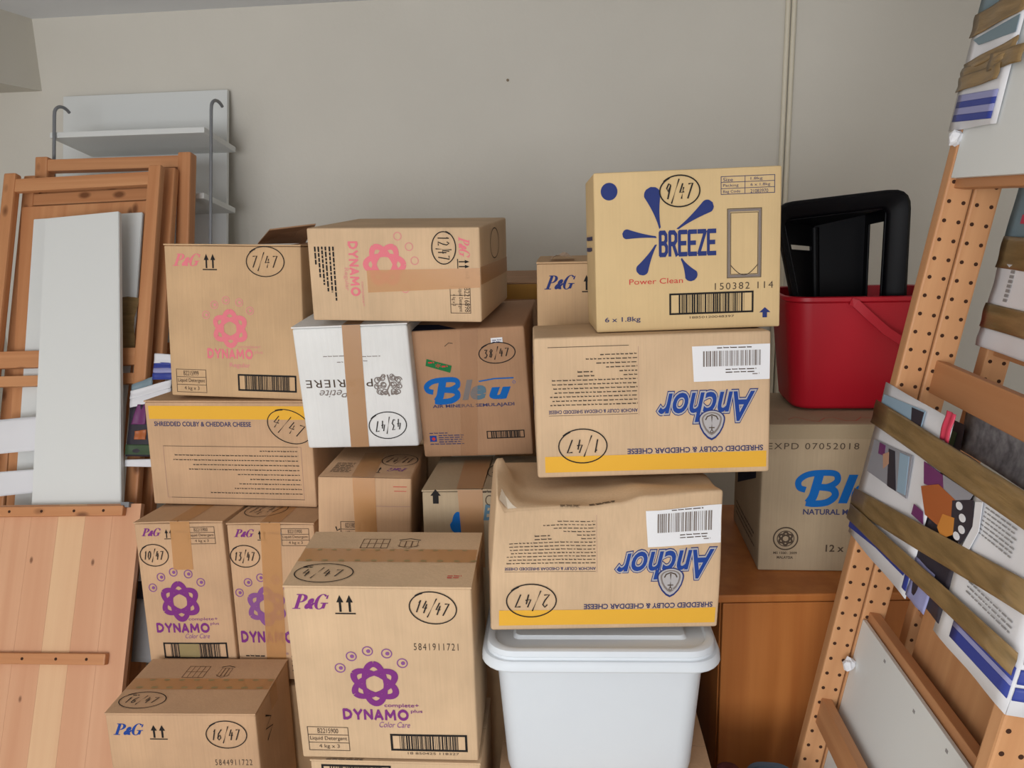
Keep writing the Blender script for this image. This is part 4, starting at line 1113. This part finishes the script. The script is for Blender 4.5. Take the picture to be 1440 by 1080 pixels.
def wad(name, label, org, r, seed):
    rn = random.Random(seed); t = bundle_thing(name, label, 'paper wad', org); bm = bmesh.new()
    bmesh.ops.create_icosphere(bm, subdivisions=2, radius=r)
    for v in bm.verts: v.co *= rn.uniform(.7, 1.15)
    for v in bm.verts: v.co.z *= 1.3
    bm_obj('paper', bm, 'paper_white', t)
wad('paper_wad', 'crumpled white paper stuck between the posts beside the low white board', (.026, -.022, -.858), .011, 3)
wad('paper_wad', 'crumpled white paper on the post under the upper magazine wrapping', (-.017, .0, .100), .011, 4)

def wrap_sheet(parent, y0, y1, z0, z1, mat, x, name='page', slope=0.0, amp=.0012, seed=0, print_at=()):
    return sheet(parent, [(y0, z0), (y1, z0+slope), (y1, z1+slope), (y0, z1)], mat, name, x, amp, 'yz', 8, seed, print_at)
def poly_page(parent, pts, mat, x, name='page'):
    bm = bmesh.new(); bm.faces.new([bm.verts.new((x, a, b)) for a, b in pts]); o = bm_obj(name, bm, mat, parent)
    m = o.modifiers.new('thick', 'SOLIDIFY'); m.thickness = .0008; m.offset = 0; return o
mw = bundle_thing('magazine_wrap', 'magazine pages taped round the right bundle at middle height', 'paper wrapping', (0, 0, 0))
X = -.0135
wrap_sheet(mw, .036, -.235, -.618, -.325, 'paper_white', X, seed=1)
wrap_sheet(mw, -.225, -.345, -.60, -.36, 'ph_dark', X+.001, seed=2)
PR = []; rn = random.Random(5)      # small print on the right-hand page
for z, ya, yb in [(-.408-.006*k, -.38, -.455) for k in range(7)]+[(-.512-.007*k, -.39, -.50) for k in range(3)]:
    y = ya
    while y > yb:
        l = rn.uniform(.004, .012); PR.append([(a, b, -.0026) for a, b in ((y, z), (y-l, z), (y-l, z+.0016), (y, z+.0016))]); y -= l+.003
wrap_sheet(mw, -.335, -.536, -.615, -.366, 'paper_white', X, seed=3, print_at=PR)
wrap_sheet(mw, -.21, -.236, -.36, -.315, 'ph_red', X-.0015, seed=4)
ph = poly_page(mw, [(.021, -.345), (-.147, -.333), (-.147, -.372), (.021, -.372)], 'ph_blue', X-.0032, 'picture')
poly_page(mw, [(-.10, -.339), (-.145, -.336), (-.145, -.372), (-.115, -.372)], 'ph_dark', X-.0042, 'picture')
poly_page(mw, [(.013, -.428), (-.144, -.410), (-.160, -.478), (.010, -.488)], 'ph_grey', X-.0032, 'picture')
poly_page(mw, [(-.055, -.425), (-.080, -.422), (-.120, -.48), (-.085, -.483)], 'ph_dark', X-.0042, 'picture')
poly_page(mw, [(-.10, -.418), (-.135, -.414), (-.155, -.474), (-.125, -.478)], 'ph_blue', X-.0042, 'picture')
poly_page(mw, [(-.015, -.426), (-.04, -.424), (-.045, -.442), (-.02, -.445)], 'ph_purple', X-.0045, 'picture')
poly_page(mw, [(-.04, -.44), (-.06, -.43), (-.07, -.448), (-.055, -.462)], 'ph_skin', X-.0048, 'picture')
poly_page(mw, [(-.187, -.405), (-.252, -.405), (-.273, -.425), (-.205, -.436)], 'ph_purple', X-.0042, 'picture')
poly_page(mw, [(-.20, -.442), (-.250, -.421), (-.309, -.425), (-.327, -.450), (-.316, -.475), (-.235, -.476)], 'ph_orange', X-.005, 'picture')
poly_page(mw, [(-.254, -.404), (-.345, -.402), (-.335, -.428), (-.268, -.424)], 'ph_grey', X-.0046, 'picture')
poly_page(mw, [(-.300, -.428), (-.350, -.408), (-.368, -.438), (-.350, -.474), (-.318, -.470)], 'ph_dark', X-.0054, 'picture')
for a, b in ((-.322, -.428), (-.338, -.440), (-.344, -.455), (-.336, -.468)):
    poly_page(mw, [(a+.009*math.cos(2*PI*i/12), b+.0055*math.sin(2*PI*i/12)) for i in range(12)], 'paper_white', X-.006, 'picture')
poly_page(mw, [(-.358, -.408), (-.375, -.402), (-.385, -.440), (-.372, -.480), (-.356, -.478), (-.368, -.440)], 'paper_white', X-.0058, 'picture')
poly_page(mw, [(-.285, -.455), (-.318, -.448), (-.326, -.470), (-.300, -.488), (-.280, -.478)], 'ph_amber', X-.0056, 'picture')
poly_page(mw, [(-.192, -.475), (-.225, -.475), (-.235, -.492), (-.192, -.492)], 'ph_purple', X-.0044, 'picture')
A = Art()
for k in range(4):
    z0 = -.566-.0  # blue wavy border of the left page
poly_page(mw, [(.030, -.590), (-.10, -.572), (-.222, -.568), (-.215, -.588), (-.10, -.592), (.030, -.606)], 'band_blue', X-.003, 'border')
poly_page(mw, [(.030, -.576), (-.10, -.562), (-.16, -.556), (-.16, -.568), (-.10, -.572), (.030, -.590)], 'band_lilac', X-.003, 'border')
for z0, z1, m_ in ((-.594, -.577, 'band_blue'), (-.577, -.570, 'band_lilac'), (-.570, -.553, 'band_blue')):
    wrap_sheet(mw, -.383, -.533, z0-.004, z1-.004, m_, X-.003, 'border', .003, 0)
# the page goes on round the near post's front face
def front_page(parent, z0, z1, mat, y, x0=-.0135, x1=.09, name='page'):
    return sheet(parent, [(x0, z0), (x1, z0), (x1, z1), (x0, z1)], mat, name, y, .0005, 'xz', 4)
front_page(mw, -.615, -.366, 'paper_white', -.5365)
front_page(mw, -.594, -.577, 'band_blue', -.5385, name='border'); front_page(mw, -.572, -.553, 'band_blue', -.5385, name='border')
wrap_sheet(mw, .038, -.536, -.403, -.360, 'tape_olive', X-.0068, 'packing_tape', .004, .0010, 6)
wrap_sheet(mw, .038, -.538, -.572, -.532, 'tape_olive', X-.0074, 'packing_tape', .085, .0012, 7)
wrap_sheet(mw, .037, -.538, -.592, -.562, 'tape_olive', X-.0082, 'packing_tape', .030, .0010, 8)
wrap_sheet(mw, -.236, -.300, -.610, -.545, 'band_lilac', X-.001, 'page', 0, .0008, 12)
wrap_sheet(mw, -.222, -.236, -.605, -.56, 'band_blue', X-.0036, 'border', 0, .0003, 13)
front_page(mw, -.545, -.50, 'tape_olive', -.540, name='packing_tape')

uw = bundle_thing('magazine_wrap', 'magazine pages taped round the top of the right bundle', 'paper wrapping', (0, 0, 0))
wrap_sheet(uw, .034, -.118, .114, .60, 'paper_white', X, seed=11)
for z0, z1, m_ in ((.128, .139, 'band_blue'), (.139, .150, 'band_lilac'), (.150, .160, 'band_blue'), (.160, .171, 'band_lilac')):
    wrap_sheet(uw, .026, -.105, z0, z1, m_, X-.003, 'border', -.006, 0)
wrap_sheet(uw, .036, -.12, .262, .298, 'tape_olive', X-.004, 'packing_tape', .012, seed=12)
wrap_sheet(uw, .034, -.118, .300, .50, 'ph_teal', X-.0028, 'picture', 0, .0008, 13)
poly_page(uw, [(.025, .258), (-.112, .27), (-.112, .245), (.0, .246)], 'ph_teal', X-.003, 'picture')
wrap_sheet(uw, .034, -.13, .205, .221, 'tape_olive', X-.0046, 'packing_tape', .016, seed=14)
wrap_sheet(uw, .036, -.10, .176, .200, 'tape_olive', X-.0054, 'packing_tape', .004, seed=15)
wrap_sheet(uw, .034, -.10, .198, .214, 'tape_olive', X-.005, 'packing_tape', 0.004, seed=16)
wrap_sheet(uw, -.06, -.155, .196, .222, 'tape_olive', X-.006, 'packing_tape', 0.0, seed=17)
wrap_sheet(uw, .034, -.14, .34, .38, 'tape_olive', X-.006, 'packing_tape', 0.0, seed=18)

cw = bundle_thing('magazine_wrap', 'pages and tape wrapped round the rearmost frame of the right bundle', 'paper wrapping', (0, 0, 0))
XC = .122
PR = [[(a, b, -.0025) for a, b in ((-.022, z), (-.034, z), (-.034, z-.005), (-.022, z-.005))] for z in [-.097-.008*k for k in range(7)]]
wrap_sheet(cw, .03, -.14, -.160, -.088, 'paper_white', XC, seed=21, print_at=PR)
wrap_sheet(cw, .03, -.15, -.200, -.158, 'tape_olive', XC-.003, 'packing_tape', seed=22)
wrap_sheet(cw, .03, -.16, -.234, -.200, 'paper_white', XC, seed=23)
wrap_sheet(cw, .03, -.14, -.046, .10, 'ph_teal', XC, 'picture', seed=24)
wrap_sheet(cw, .03, -.14, -.096, -.042, 'tape_olive', XC-.003, 'packing_tape', seed=25)
for a, b in ((-.01, -.02), (-.06, -.03)): poly_page(cw, [(a, b), (a-.014, b), (a-.014, b+.015), (a, b+.015)], 'ph_red', XC-.003, 'picture')
nw = bundle_thing('newspaper', 'grey newspaper sheet tucked under the second frame rung in the right bundle', 'newspaper', (0, 0, 0))
wrap_sheet(nw, -.095, -.50, -.395, -.300, 'newsprint', .074, 'page', 0, .002, 31)
poly_page(nw, [(-.04, -.355), (-.115, -.352), (-.122, -.398), (-.06, -.405)], 'ph_dark', .066, 'page')
poly_page(nw, [(-.05, -.372), (-.10, -.370), (-.10, -.396), (-.06, -.40)], 'ph_green', .0645, 'picture')

# ------------------------------------------------------------------ things at the bottom edge
sc = thing('suitcase', 'dark maroon soft case, its top just showing beside the white tub', 'case', (.226, 1.36, 0))
loft('case_body', [(0, .018, .06, .015), (.01, .026, .07, .025), (.535, .026, .07, .025), (.552, .021, .065, .02), (.558, .012, .055, .012)], 'fabric_maroon', sc)
bm = bmesh.new(); add_tube(bm, [(0, -.04, .556), (0, -.035, .562), (0, .03, .562), (0, .035, .556)], .004, 8); bm_obj('handle', bm, 'fabric_maroon', sc)
gt = thing('waste_bin', 'dark grey plastic bin in front of the cabinet, only its rim showing', 'bin', (.302, 1.362, 0))
loft('bin_body', [(0, .03, .04, .02), (.54, .042, .056, .03), (.55, .047, .061, .035), (.559, .045, .06, .035), (.555, .040, .054, .03), (.05, .026, .036, .02)], 'tub_grey', gt)
